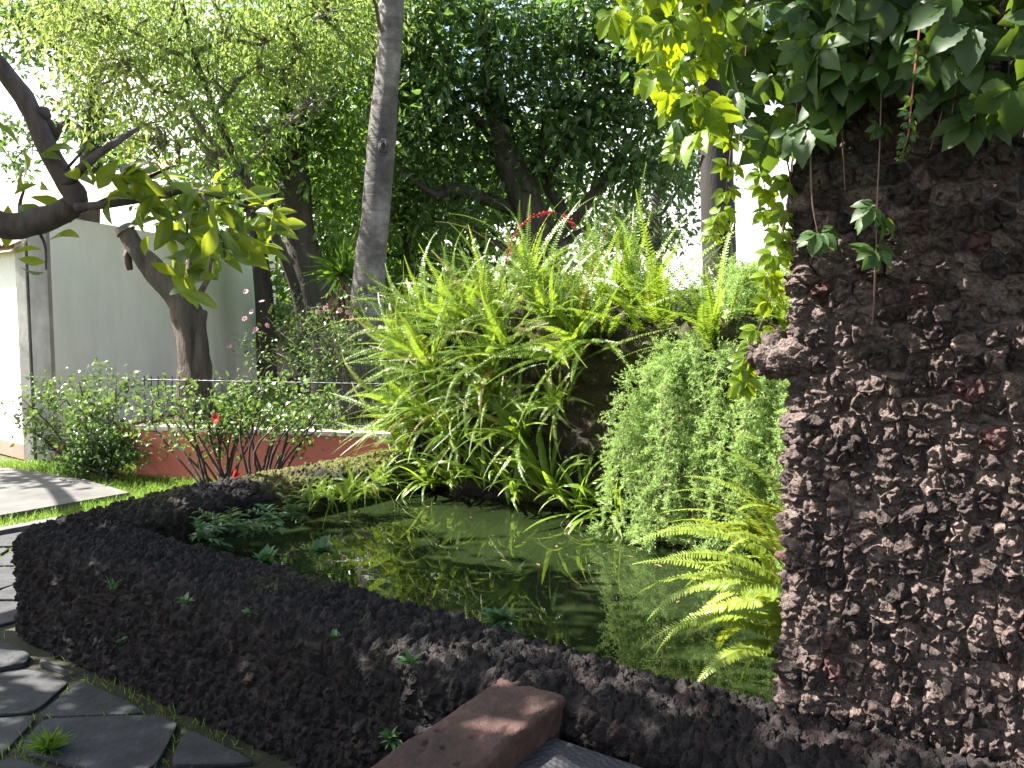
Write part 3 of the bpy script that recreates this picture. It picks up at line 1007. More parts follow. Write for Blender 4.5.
spots = [(135, 165), (140, 172), (128, 172), (118, 182), (112, 190), (125, 190), (145, 185), (150, 180), (160, 190), (172, 195), (180, 190), (192, 182), (205, 186), (215, 196), (222, 200), (235, 208), (245, 207), (255, 212), (262, 212), (270, 215), (150, 205), (160, 212), (172, 215), (178, 228), (185, 235), (182, 250), (188, 222), (196, 225), (200, 240), (205, 215), (186, 275), (192, 285), (180, 262), (184, 292), (248, 235), (252, 248), (246, 255), (168, 230), (215, 225), (222, 245), (226, 262), (228, 240), (140, 210), (135, 200), (165, 240), (155, 225), (148, 235), (190, 262), (240, 215), (175, 205), (210, 205), (198, 205),
         (24, 188), (14, 195), (30, 197), (20, 205), (8, 205), (46, 262), (50, 240), (44, 272), (42, 250), (18, 145), (22, 150), (58, 190), (62, 160), (80, 172), (85, 150), (92, 185), (40, 190), (68, 175), (100, 178), (75, 150), (30, 150)]
sp = np.array(spots, float)
sp = np.vstack([sp, sp[:44] + rng.normal(size=(44, 2)) * 8, sp[:44] + rng.normal(size=(44, 2)) * 10])
pos = np.array([at(p[0], p[1], BY + 0.12 * math.sin(p[0] * .05) + rng.normal() * .1) for p in sp])
n = len(pos)
d = np.column_stack([rng.normal(0.2, 0.7, n), rng.normal(-.2, .5, n), rng.normal(-.15, .6, n)])
d[sp[:, 0] > 215] += np.array((.5, 0, -.1))
nr = np.column_stack([rng.normal(-.2, .75, n), rng.normal(-.5, .6, n), rng.normal(.6, .55, n)])
add_cloud(lf, pos, d, nr, 0.175 * rng.uniform(.55, 1.2, n), rng.uniform(.32, .5, n), T_BIG, rng.uniform(0, .95, n))
# unseen crown left of the picture; masses over the camera added to cut skylight
blobs = [((-8.3, 9.0, 4.3), (.9, .7, .4), 22, 13, .16), ((-3.3, 2.75, 4.35), (0.8, 0.55, .45), 55, 13, .16), ((-2.6, 0.6, 4.4), (1.5, 1.0, .6), 120, 13, .17), ((-0.8, -0.3, 4.5), (1.6, 1.1, .6), 120, 13, .17), ((-4.6, 1.6, 4.3), (1.2, 1.2, .7), 110, 13, .17), ((1.0, -1.0, 4.3), (1.5, 1.0, .6), 110, 13, .17), ((-2.5, -2.0, 4.2), (2.0, 1.2, .8), 120, 13, .17), ((-4.9, 4.9, 4.3), (1.0, 1.0, 0.65), 150, 13, .16), ((-4.0, 3.95, 4.25), (0.95, 0.8, 0.55), 110, 13, .16), ((-5.2, 3.6, 3.6), (0.9, 0.8, 0.7), 90, 13, .16)]


def above(p):
    return ~((p[:, 2] < 1.6 + 0.42 * p[:, 1]) & (p[:, 0] > -0.64 * p[:, 1]) & (p[:, 1] > 0))


crown_cloud(lf, rng, blobs, 0.15, 0.5, T_BIG, keep=above)
lf.build('foliage', M_bigleaf, big, True)

# ---- pollarded brown trunk behind the shrubs
rng = np.random.default_rng(22)
pol = empty('pollarded_tree', (*at(197, 425, 8.9)[:2], 0.45), 'leaning brown pollarded trunk in front of the white house wall', 'tree')
tr = MB()
PY = 8.9
tr.tube([at(197, 445, PY), at(196, 400, PY), at(192, 350, PY), at(186, 312, PY), at(172, 290, PY), at(150, 266, PY), at(133, 244, PY), at(124, 229, PY)],
        [.2, .155, .14, .145, .115, .1, .095, .09], 16, rough=.25, seed=8, smooth_steps=6)
tr.tube([at(196, 390, PY - .05), at(198, 350, PY - .05), at(199, 325, PY), at(203, 310, PY)], [.12, .1, .07, .055], 10, rough=.2, seed=4, smooth_steps=4)
tr.tube([at(130, 270, PY), at(127, 256, PY), at(128, 250, PY)], [.03, .045, .03], 8)
tr.build('trunk', M_bark_brown, pol, True)
lm = MB()
lm.tube([at(188, 320, PY), at(190, 280, PY), at(192, 250, PY), at(195, 215, PY)], [.09, .05, .035, .02], 8, rough=.2, smooth_steps=4)
lm.build('limb', M_bark_brown, pol, True)
lm = MB()
lm.tube([at(196, 300, PY), at(207, 280, PY), at(213, 255, PY), at(216, 230, PY)], [.04, .035, .025, .015], 8, rough=.2, smooth_steps=4)
lm.build('limb', M_bark_brown, pol, True)
ct_ = MB()
q0, q1 = at(126, 232, PY), at(123, 227.5, PY)
ct_.tube([q0, q1], [.1, .097], 14)
ct_.build('cut_face', M_twig, pol)
lf = MB()
pos = np.array([at(a + rng.normal() * 8, b + rng.normal() * 10, PY + rng.normal() * .15) for a, b in ((195, 215), (216, 230), (213, 255), (192, 250), (185, 225), (205, 215)) for _ in range(5)])
n = len(pos)
add_cloud(lf, pos, rng.normal(size=(n, 3)) + (0.1, 0, -.4), rng.normal(size=(n, 3)) * .5 + (0, -.3, .9), 0.2 * rng.uniform(.7, 1.2, n), .5, T_BIG, rng.uniform(.2, .9, n))
lf.build('foliage', M_bigleaf, pol, True)


def tree(name, label, base, trunk_pts, trunk_r, mat_bark, limbs, blobs, leaf, width, tmpl, mat_leaf, seed, droop=.3, flat=.8, twig_n=0, rough=.12, group=None, bark_sides=14, keep=None, twig_mat=None):
    rng = np.random.default_rng(seed)
    e = empty(name, base, label, 'tree', group)
    mb = MB()
    mb.tube(trunk_pts, trunk_r, bark_sides, rough=rough, seed=seed, smooth_steps=6)
    mb.build('trunk', mat_bark, e, True)
    paths = []
    for a, b, r in limbs:
        pts = limb_path(a, b, rng, .07, 5)
        lm = MB()
        lm.tube(pts, [r, r * .85, r * .7, r * .5, r * .25], 7, rough=.1, smooth_steps=3)
        paths.append((np.array(pts), lm))
    if not limbs:
        paths = []
    for c, rr, nc, per, sp_ in blobs if paths else ():
        for _ in range(twig_n):
            o = np.array(c) + norm(rng.normal(size=3)) * np.array(rr) * rng.uniform(.1, .9)
            kk = int(np.argmin([np.linalg.norm(p_[2:] - o, axis=1).min() for p_, _m in paths]))
            p_, m_ = paths[kk]
            a = p_[1 + int(np.argmin(np.linalg.norm(p_[1:] - o, axis=1)))]
            m_.tube(limb_path(a, o, rng, .1, 5), [.022, .017, .013, .009, .004], 5, cap=False)
    for p_, m_ in paths:
        m_.build('limb', twig_mat or mat_bark, e, True)
    if blobs:
        cb = MB()
        crown_cloud(cb, rng, blobs, leaf, width, tmpl, droop, flat, keep=keep)
        cb.build('crown', mat_leaf, e, False)
    return e


def B(px, py, Y, rx, ry, rz, nc, per, sp_):
    """a leaf mass centred on px,py at depth Y, radii in metres"""
    return (at(px, py, Y), (rx, ry, rz), nc, per, sp_)


# ---- slim smooth trunk
CY = 9.3
b0 = at(362, 425, CY)
tree('slim_grey_tree', 'slim smooth grey trunk with ringed bark rising out of the picture', (b0[0], CY, LZ),
     [at(356, 428, CY), at(359, 390, CY), at(363, 340, CY), at(368, 290, CY), at(374, 230, CY), at(380, 150, CY), at(388, 60, CY), at(392, -20, CY), at(397, -140, CY)],
     [.27, .2, .185, .17, .152, .145, .132, .12, .1], M_bark_smooth,
     [(at(391, -20, CY), at(330, -130, CY - .5), .06), (at(393, -40, CY), at(480, -150, CY - .3), .06), (at(388, 40, CY), at(345, -30, CY - .8), .025)],
     [B(330, -95, 9.2, 1.1, 1.0, .5, 60, 40, .16), B(450, -110, 9.4, 1.2, 1.0, .5, 60, 40, .16)],
     .075, .4, T_SIMPLE, M_mid_tree, 31, rough=.13, bark_sides=20)
kn_ = MB()
kc = at(384, 147, CY - .15)
for r1, r2, dz in ((.075, .045, 0), (.05, .025, -.012)):
    a_k = np.linspace(0, 2 * np.pi, 15)
    kn_.tube([kc + np.array((r1 * .62 * math.cos(a), dz - .008 * math.cos(2 * a), r1 * math.sin(a))) for a in a_k], .014, 6, rough=.3, cap=False)
kn_.build('knot', M_bark_smooth, [o for o in C.objects if o.name == 'slim_grey_tree'][0], True)
# ---- trunk covered by climbing leaves
DY = 12.0
tree('ivy_clad_tree', 'dark leaning trunk wrapped in climbing leaves behind the house corner', (*at(312, 400, DY)[:2], LZ),
     [at(332, 410, DY), at(322, 340, DY), at(312, 290, DY), at(300, 240, DY), at(294, 180, DY), at(290, 100, DY), at(284, 20, DY), at(278, -80, DY)],
     [.34, .27, .25, .22, .2, .17, .15, .12], M_bark_dark,
     [(at(292, 110, DY), at(220, 20, DY - .5), .07), (at(290, 80, DY), at(340, -20, DY), .07), (at(300, 250, DY), at(275, 190, DY), .1), (at(296, 190, DY), at(240, 110, DY - .6), .04)],
     [B(285, 60, 11.6, .6, .6, 1.1, 90, 22, .15), B(262, 140, 11.8, .5, .5, .8, 70, 22, .15), B(335, 130, 11.9, .5, .4, 1.4, 90, 22, .15), B(325, 250, 12.4, .55, .4, .8, 60, 22, .15)],
     .095, .48, T_MID, M_mid_tree, 32, twig_n=3)
# ---- feathery pale tree, top left
rng = np.random.default_rng(5)
fb = [B(150, 15, 10.0, 1.7, .9, .6, 95, 34, .2), B(250, 25, 10.3, 1.5, .9, .7, 85, 34, .2), B(105, 75, 10.2, .6, .6, .6, 26, 30, .17), B(165, 95, 10.1, .9, .6, .55, 38, 30, .18), B(240, 115, 10.2, .8, .6, .6, 26, 26, .17), B(335, 15, 10.4, .8, .7, .6, 40, 34, .2), B(215, 170, 10.3, .7, .5, .45, 12, 20, .16), B(150, 150, 10.3, .5, .5, .4, 9, 22, .15), B(85, 25, 10.2, .6, .6, .5, 26, 34, .18), B(305, 80, 10.6, .6, .5, .6, 16, 28, .17)]
tree('feathery_tree', 'pale olive feathery tree filling the upper left corner', (*at(305, 400, 10.9)[:2], LZ),
     [at(305, 400, 10.9), at(298, 300, 10.8), at(265, 215, 10.5), at(238, 165, 10.4), at(215, 110, 10.3), at(190, 40, 10.2), at(170, -60, 10.2)],
     [.075, .065, .055, .045, .038, .03, .02], M_bark_dark,
     [(at(228, 160, 10.4), at(130, 60, 10), .035), (at(215, 110, 10.3), at(265, 40, 10.3), .035), (at(205, 80, 10.3), at(110, 20, 10), .04), (at(195, 55, 10.2), at(320, 10, 10.4), .035), (at(232, 175, 10.4), at(290, 120, 10.3), .03), (at(225, 150, 10.4), at(165, 140, 10.2), .025)],
     fb, .085, .32, T_SIMPLE, M_feather, 33, droop=.8, flat=.4, twig_n=15, twig_mat=M_twig)
# ---- darker tree behind the left limb
tree('distant_broad_tree', 'dark broadleaf tree glimpsed above the tiled roof', (-7.6, 15.0, 0),
     [(-7.6, 15, 0), (-7.2, 15, 2.2), at(92, 130, 15), at(95, 60, 15)], [.25, .2, .15, .08], M_bark_dark,
     [(at(92, 130, 15), at(115, 90, 15), .07), (at(92, 140, 15), at(70, 120, 15), .05), (at(95, 80, 15), at(30, 20, 14.5), .06), (at(95, 90, 15), at(40, 50, 14.8), .04)],
     [B(95, 120, 15, .7, .6, .8, 44, 18, .17), B(125, 165, 15, .7, .5, .6, 34, 18, .17), B(30, 25, 14.5, 1.0, .8, .7, 60, 22, .18), B(80, 15, 14.8, .9, .8, .5, 46, 22, .18), B(8, 130, 15, .35, .4, .3, 12, 14, .15), B(10, 165, 15, .3, .4, .25, 10, 14, .15)],
     .12, .5, T_SIMPLE, M_dark_tree, 34, twig_n=3)
# ---- big dark tree in the middle
EY = 13.5
eb = [B(470, 40, 13.2, 1.7, 1.1, 1.0, 150, 21, .2), B(560, 60, 13.2, 1.5, 1.1, 1.0, 130, 21, .2), B(430, 120, 13.4, 1.2, .9, .9, 110, 21, .2), B(520, 130, 13.8, 1.5, .9, .8, 110, 21, .2), B(610, 130, 13.0, 1.0, .8, .8, 90, 21, .2), B(650, 80, 13.0, .8, .8, .8, 60, 19, .2), B(440, 195, 13.6, 1.0, .8, .6, 60, 15, .19), B(540, 195, 13.8, 1.2, .8, .45, 40, 15, .19), B(645, 175, 13.4, .75, .6, .45, 34, 15, .18), B(600, 0, 13.0, 1.4, 1.0, .7, 90, 21, .2), B(420, -10, 13.2, 1.2, 1, .8, 80, 21, .2)]
tree('dark_evergreen', 'broad dark green evergreen with low spreading limbs behind the ferns', (*at(540, 330, EY)[:2], LZ),
     [at(545, 400, EY), at(540, 260, EY), at(525, 200, EY), at(500, 140, EY), at(490, 60, EY), at(485, -40, EY)], [.3, .27, .25, .2, .15, .08], M_bark_dark,
     [(at(530, 215, EY), at(400, 170, EY - .3), .13), (at(540, 240, EY), at(640, 160, EY - .3), .11), (at(545, 260, EY), at(570, 120, EY), .12), (at(500, 140, EY), at(430, 60, EY), .08), (at(520, 190, EY), at(590, 60, EY - .3), .09), (at(640, 160, EY - .3), at(705, 115, EY - .5), .05), (at(545, 260, EY), at(470, 230, EY), .09), (at(545, 255, EY), at(590, 225, EY), .08), (at(495, 100, EY), at(480, 0, EY), .07)],
     eb, .13, .46, T_MID, M_dark_tree, 35, twig_n=4)
# ---- brighter foliage between the two
tree('bright_green_tree', 'bright green tree seen between the slim trunk and the ivy clad trunk', (*at(410, 380, 14.5)[:2], LZ),
     [at(410, 400, 14.5), at(412, 300, 14.5), at(405, 200, 14.5), at(410, 100, 14.5)], [.16, .14, .1, .06], M_bark_dark,
     [(at(408, 220, 14.5), at(350, 130, 14.5), .05), (at(408, 200, 14.5), at(450, 120, 14.5), .05), (at(410, 260, 14.5), at(340, 240, 14.5), .05)],
     [B(350, 60, 14, 1.1, .8, 1.1, 80, 20, .2), B(415, 60, 14, .9, .7, 1.0, 70, 20, .2), B(345, 180, 14.3, .9, .7, 1.0, 70, 20, .2), B(415, 190, 14.2, .8, .7, .8, 60, 20, .2), B(345, 280, 14.6, 1.0, .7, .7, 60, 20, .2), B(420, 270, 14.6, .8, .6, .6, 40, 20, .2), B(315, 320, 14.8, .5, .6, .6, 30, 20, .18)],
     .15, .5, T_MID, M_mid_tree, 36, twig_n=2)
# ---- tree with dark trunk at right
HY = 11.0
tree('dark_trunk_tree', 'straight dark trunk standing against the white sky beside the creeper', (*at(718, 300, HY)[:2], 0.2),
     [at(720, 420, HY), at(719, 300, HY), at(718, 200, HY), at(717, 120, HY), at(716, 40, HY), at(715, -60, HY)], [.24, .21, .2, .19, .18, .16], M_bark_black,
     [(at(717, 90, HY), at(660, 20, HY), .07), (at(716, 50, HY), at(770, -20, HY), .07)],
     [B(690, 10, HY, .7, .6, .6, 60, 20, .18), B(770, -20, HY, .8, .6, .6, 60, 20, .18)], .13, .45, T_MID, M_dark_tree, 37)
tree('hazy_grey_tree', 'grey green tree far off behind the low limbs of the evergreen', (*at(640, 330, 24)[:2], 0),
     [at(655, 335, 24), at(655, 240, 24), at(660, 170, 24)], [.25, .2, .1], M_bark_dark,
     [(at(655, 230, 24), at(630, 180, 24), .07), (at(656, 220, 24), at(690, 170, 24), .07)],
     [B(660, 165, 24, 1.1, 1, .7, 50, 16, .28), B(620, 215, 24, .9, 1, .7, 40, 16, .28), B(690, 130, 24, .8, 1, .8, 40, 16, .28), B(655, 225, 24.5, 1.4, 1, .45, 34, 16, .28), B(630, 240, 24.5, 1.8, 1, .6, 60, 18, .28), B(690, 175, 24.2, 1.0, 1, .7, 40, 18, .28)],
     .2, .4, T_SIMPLE, M_grey_tree, 38)
tree('leafy_tree', 'mid green leafy tree filling in behind the pale feathery tree', (-3.75, 13.6, LZ),
     [(-3.75, 13.6, LZ), (-3.8, 13.6, 2.0), (-4.0, 13.6, 3.6), (-4.2, 13.6, 5.2)], [.15, .13, .1, .05], M_bark_dark,
     [((-3.9, 13.6, 3.0), at(170, 110, 13.4), .06), ((-3.85, 13.6, 2.4), at(300, 130, 13.4), .06), ((-4.0, 13.6, 3.6), at(180, 20, 13.3), .06)],
     [B(170, 40, 13.2, 1.4, .8, .9, 70, 17, .2), B(240, 90, 13.3, 1.2, .8, .9, 60, 17, .2), B(165, 130, 13.4, .9, .7, .6, 30, 16, .18), B(245, 180, 13.5, .9, .7, .7, 34, 16, .18), B(300, 30, 13.3, 1.0, .8, .9, 44, 17, .2)],
     .12, .46, T_SIMPLE, M_mid_tree, 39, twig_n=2)
# ---- a row of far trees closing the view
rng = np.random.default_rng(77)
far = [(300, 20, 'far dark tree behind the ivy clad trunk'), (385, 19, 'far green tree behind the slim grey trunk'), (455, 21, 'far green tree left of the red flower spike'),
       (530, 20, 'far green tree behind the middle of the fern bank'), (240, 22, 'far tree behind the end of the white house')]
for k, (px, Y, lab) in enumerate(far):
    c = at(px, 300, Y)
    tree('far_tree', lab, (c[0], Y, 0), [(c[0], Y, 0), (c[0] + .1, Y, 2), (c[0], Y, 4.5)], [.22, .18, .08], M_bark_dark, [((c[0], Y, 2), (c[0] - 1, Y, 3.5), .08), ((c[0], Y, 2.2), (c[0] + 1, Y, 3.4), .08)],
         [((c[0], Y, 4.3), (1.7, 1.2, 1.9), 150, 14, .3), ((c[0] + .4, Y, 1.6), (1.5, 1.0, 1.3), 100, 14, .28)], .22, .5, T_SIMPLE, M_mid_tree if k % 2 else M_dark_tree, 50 + k, group='trees closing the view')

# ================================================================== SHRUBS
def shrub(name, label, base, stems, leaf, mat, per, seed, spread=.1, flowers=(), fl_mat=None, fl_r=.05, sub=4, stem_mat=None, tmpl=T_MID, cat='shrub'):
    rng = np.random.default_rng(seed)
    e = empty(name, base, label, cat)
    sm, lf = MB(), MB()
    for tip, r in stems:
        tip = np.array(tip)
        b = np.array(base) + np.array((rng.normal() * .07, rng.normal() * .05, 0))
        mid = b + (tip - b) * .5 + np.array((rng.normal() * .08, rng.normal() * .06, .06))
        pts = [b, mid, tip]
        sm.tube(pts, [r, r * .7, r * .35], 6, smooth_steps=4)
        for _ in range(sub):
            t = rng.uniform(.62, 1.05)
            o = (mid + (tip - mid) * (t - .5) * 2) if t > .5 else b + (mid - b) * t * 2
            q = o + norm(rng.normal(size=3) * (1.2, 1, .8) + (0, 0, .5)) * rng.uniform(.1, .32)
            sm.tube(limb_path(o, q, rng, .1, 3), [r * .3, r * .2, r * .12], 4, cap=False)
            n = int(per * rng.uniform(.6, 1.3))
            tt = rng.random(n) ** .6
            pos = o + (q - o) * tt[:, None] + rng.normal(size=(n, 3)) * spread * .55
            d = rng.normal(size=(n, 3)) + norm(q - o) * .6
            nr = rng.normal(size=(n, 3)) * .55 + (0, -.1, .8)
            add_cloud(lf, pos, d, nr, leaf * rng.uniform(.6, 1.3, n), .58, tmpl, np.clip(rng.normal(.5, .25, n), 0, .95))
    sm.build('stems', stem_mat or M_bark_dark, e, True)
    lf.build('foliage', mat, e, False)
    for f in flowers:
        fm = MB()
        n = 7
        a = np.linspace(0, 2 * np.pi, n, endpoint=False)
        ax = norm(rng.normal(size=3) * .4 + (0, -1, .2))
        s1 = norm(np.cross(ax, (0, 0, 1.0))); s2 = np.cross(ax, s1)
        dd = np.cos(a)[:, None] * s1 + np.sin(a)[:, None] * s2 + ax * .55
        add_cloud(fm, np.repeat(np.array(f)[None], n, 0), dd, np.repeat(ax[None], n, 0), fl_r, .75, T_MID, rng.random(n) * .8)
        fm.build('flower', fl_mat or M_red, e, False)
    return e


rng = np.random.default_rng(8)


def tips(lst, Y, j=.2):
    return [(at(a + rng.normal() * 4, b + rng.normal() * 4, Y + rng.normal() * j), r) for a, b, r in lst]


shrub('flowering_shrub', 'loose leafy shrub before the sunlit corner of the white house', (*at(85, 470, 8.6)[:2], 0),
      tips([(30, 405, .012), (25, 435, .012), (45, 385, .014), (60, 395, .014), (75, 375, .014), (85, 390, .012), (100, 400, .014), (115, 385, .014), (130, 390, .012), (60, 430, .012), (40, 455, .01), (100, 440, .012), (80, 420, .012), (120, 455, .01), (125, 430, .01), (70, 455, .01), (20, 420, .01), (108, 415, .012), (88, 455, .012), (110, 465, .012)], 8.5), .058, M_shrub, 20, 61, sub=5)
shrub('hibiscus_shrub', 'hibiscus shrub with red flowers in front of the red wall', (*at(222, 500, 7.6)[:2], 0),
      tips([(150, 395, .014), (165, 385, .014), (180, 400, .012), (195, 390, .014), (210, 385, .014), (150, 420, .012), (185, 430, .012), (205, 420, .012), (225, 405, .014), (240, 395, .014), (255, 410, .012), (230, 440, .012), (250, 430, .012), (175, 415, .012), (215, 400, .012), (135, 400, .01), (262, 395, .012), (262, 385, .01), (248, 412, .01)], 7.7), .056, M_shrub, 16, 62, sub=4,
      flowers=[at(217, 418, 7.3), at(236, 473, 7.3), at(238, 478, 7.3)], fl_mat=M_red, fl_r=.055)
shrub('spreading_shrub', 'spreading glossy shrub with bare lower stems before the iron railing', (*at(262, 492, 7.3)[:2], 0),
      tips([(260, 385, .016), (280, 380, .016), (295, 385, .014), (310, 395, .014), (325, 392, .014), (340, 400, .012), (350, 405, .012), (270, 405, .014), (290, 410, .014), (305, 415, .012), (245, 400, .014), (235, 410, .012), (300, 400, .014), (330, 410, .01)], 7.4), .056, M_shrub, 17, 63, sub=4)
shrub('low_dark_hedge', 'low dense dark green bush beside the left end of the red wall', (*at(112, 478, 8.3)[:2], 0),
      tips([(80, 450, .01), (90, 440, .01), (100, 435, .01), (110, 440, .01), (120, 438, .01), (128, 450, .01), (95, 460, .01), (110, 460, .01), (122, 464, .01), (85, 466, .01), (105, 450, .01)], 8.3, .1), .05, M_dark_tree, 30, 64, sub=7)
# bougainvillea with arching stems
rngb = np.random.default_rng(15)
btips = [(at(a + rngb.normal() * 5, b + rngb.normal() * 5, 9.0 + rngb.normal() * .3), r) for a, b, r in
         [(285, 335, .012), (292, 300, .01), (310, 330, .012), (335, 340, .012), (300, 360, .01), (325, 335, .012), (350, 300, .01), (280, 350, .01), (300, 325, .014), (315, 310, .014), (330, 320, .014), (345, 330, .014), (300, 345, .012), (320, 350, .012), (345, 350, .012), (365, 345, .012), (380, 335, .012), (335, 300, .012), (355, 315, .012), (240, 340, .008), (290, 310, .012), (375, 320, .01), (310, 365, .01)]]
shrub('bougainvillea', 'arching bougainvillea with pale pink flowers beside the slim grey trunk', (*at(365, 432, 8.9)[:2], LZ), btips, .05, M_shrub, 13, 65, sub=7, stem_mat=M_twig,
      flowers=[at(a, b, 8.7) for a, b in ((229, 346), (244, 318), (252, 312), (262, 302), (318, 312), (340, 310), (325, 308), (348, 312), (246, 292), (256, 330), (352, 318), (268, 325))], fl_mat=M_pink, fl_r=.034)
# a stump-like second stem and dead fronds at the slim trunk
yc = empty('spiky_yucca', (*at(342, 300, 10.5)[:2], 0.45), 'spiky yucca with grey dead leaves beside the slim grey trunk', 'plant')
ym = MB()
ym.tube([at(345, 430, 10.5), at(346, 350, 10.5), at(342, 275, 10.5)], [.1, .09, .07], 9, rough=.2, smooth_steps=4)
ym.build('stem', M_bark_brown, yc, True)
yb, yd = MB(), MB()
rng = np.random.default_rng(12)
n = 70
dd = norm(rng.normal(size=(n, 3)) * (1, 1, .7) + (0, 0, .45))
add_cloud(yb, np.repeat(at(342, 275, 10.5)[None], n, 0), dd, rng.normal(size=(n, 3)) * .4 + (0, 0, 1), .5 * rng.uniform(.7, 1.2, n), .08, T_LANCE, rng.random(n) * .9)
yb.build('leaves', M_mid_tree, yc)
dd = norm(rng.normal(size=(50, 3)) * (.5, .5, .2) + (0, 0, -1))
add_cloud(yd, at(345, 290, 10.4)[None] + rng.normal(size=(50, 3)) * .05, dd, rng.normal(size=(50, 3)), .42 * rng.uniform(.6, 1.2, 50), .1, T_LANCE, rng.random(50) * .9)
yd.build('dead_leaves', M_dry, yc)

# ================================================================== FERNS
def frond(mb, rng, L, width, pairs, az, el, bend, base, twist=0.0, tint=.5, pin=0.17, sway=0.0):
    s = np.linspace(0, 1, pairs + 1)
    ang = el - bend * s ** 1.4
    azs = az + sway * s ** 1.5
    ds = L / pairs
    T = np.stack([np.cos(ang) * np.cos(azs), np.cos(ang) * np.sin(azs), np.sin(ang)], 1)
    P = np.array(base) + np.concatenate([np.zeros((1, 3)), np.cumsum(T[:-1] * ds, 0)])
    side0 = np.stack([-np.sin(azs), np.cos(azs), np.zeros_like(s)], 1)
    nrm = norm(np.cross(T, side0)) * -1
    nrm = np.where(nrm[:, 2:3] < 0, -nrm, nrm)
    side = side0 * math.cos(twist) + nrm * math.sin(twist)
    nrm = norm(np.cross(side, T))
    w = width * np.clip(np.minimum(s / .12 * .8 + .2, 1) * (1 - s ** 2.2) ** .8, .04, 1)
    for sg in (-1, 1):
        k = np.arange(2, pairs)
        d = sg * side[k] * 1.0 + T[k] * .3 - np.array((0, 0, .18)) + rng.normal(size=(len(k), 3)) * .07
        pos = P[k] + T[k] * ds * .25 * sg
        add_cloud(mb, pos, d, nrm[k] + rng.normal(size=(len(k), 3)) * .15, w[k], pin * width / w[k] * np.clip(w[k] / width, .35, 1), T_PIN, np.clip(tint + rng.normal(0, .08, len(k)), 0, 1))
    a, b = P - side * .0022, P + side * .0022
    V = np.stack([a, b], 1).reshape(-1, 3)
    i = np.arange(pairs)
    mb.add(V, [np.stack([2 * i, 2 * i + 1, 2 * i + 3, 2 * i + 2], 1)], tint)


T_PIN = (np.array([(-.45, 0, 0), (.45, 0, 0), (.5, .35, .03), (.34, .75, -.02), (0, 1, -.09), (-.34, .75, -.02), (-.5, .35, .03)]),
         [np.array([(0, 1, 2, 6), (6, 2, 3, 5)]), np.array([(5, 3, 4)])])


def fern_mesh(name, seed, nf, L, width, pairs, el=(.3, 1.45), bend=(.7, 1.9), az=None, azs=3.2, pin=.2):
    rng = np.random.default_rng(seed)
    mb = MB()
    for k in range(nf):
        a = (rng.uniform(-azs, azs) if azs < 3 else rng.uniform(0, 2 * np.pi)) + (az or 0)
        e = rng.uniform(*el)
        old = .99 if rng.random() < .05 else float(np.clip(rng.normal(.5, .2), 0, .9))
        frond(mb, rng, L * rng.uniform(.6, 1.15), width * rng.uniform(.8, 1.15), pairs, a, e, rng.uniform(*bend), rng.normal(size=3) * (.05, .05, .01), rng.uniform(-.5, .5), old, pin, rng.normal() * .3)
    return mb.mesh(name)


fern_meshes = [fern_mesh('sword_fern', 100 + k, 30, .78, .034, 50, el=(.55, 1.52), bend=(.25, 1.35), pin=.36) for k in range(5)]
for m_ in fern_meshes: m_.materials.append(M_fern)
low_meshes = [fern_mesh('sword_fern', 120 + k, 26, .52, .026, 32, el=(.3, 1.35), bend=(.9, 2.4), pin=.42) for k in range(3)]
for m_ in low_meshes: m_.materials.append(M_fern)
ORD = ['first', 'second', 'third', 'fourth', 'fifth', 'sixth', 'seventh', 'eighth', 'ninth', 'tenth', 'eleventh', 'twelfth', 'thirteenth', 'fourteenth']
rng = np.random.default_rng(9)


def put_fern(me, loc, scale, tilt, label, group):
    o = bpy.data.objects.new('sword_fern', me)
    C.objects.link(o)
    o.location = [float(v) for v in loc]
    q = Vector((0, 0, 1)).rotation_difference(Vector([float(v) for v in tilt]).normalized())
    o.rotation_euler = (q.to_matrix() @ Matrix.Rotation(rng.uniform(0, 6.28), 3, 'Z')).to_euler()
    o.scale = (scale,) * 3
    return tag(o, label, 'fern', group)


fr = -N2
for k in range(11):                                   # along the crest, leaning over the edge
    u = -4.25 + k * 0.37
    loc = W(u + rng.normal() * .06, 4.72 + rng.normal() * .06 + (.15 if k < 1 else 0), 1.46 + rng.normal() * .05)
    put_fern(fern_meshes[k % 5], loc, rng.uniform(.9, 1.15), (fr[0] * (.5 if k < 5 else .2) - (.35 if k < 2 else .1), fr[1] * (.5 if k < 5 else .2), 1), f'{ORD[k]} sword fern from the left along the front edge of the bank top', 'sword ferns along the bank top')
for k in range(8):                                    # behind them
    u = -4.1 + k * 0.46
    loc = W(u + rng.normal() * .08, 5.25 + rng.normal() * .1, 1.6 + rng.normal() * .04)
    put_fern(fern_meshes[(k + 2) % 5], loc, (rng.uniform(.95, 1.15) if k < 4 else rng.uniform(.7, .85)), (rng.normal() * .1, fr[1] * .25, 1), f'{ORD[k]} upright fern from the left in the back row against the trees', 'tall ferns behind the bank edge')
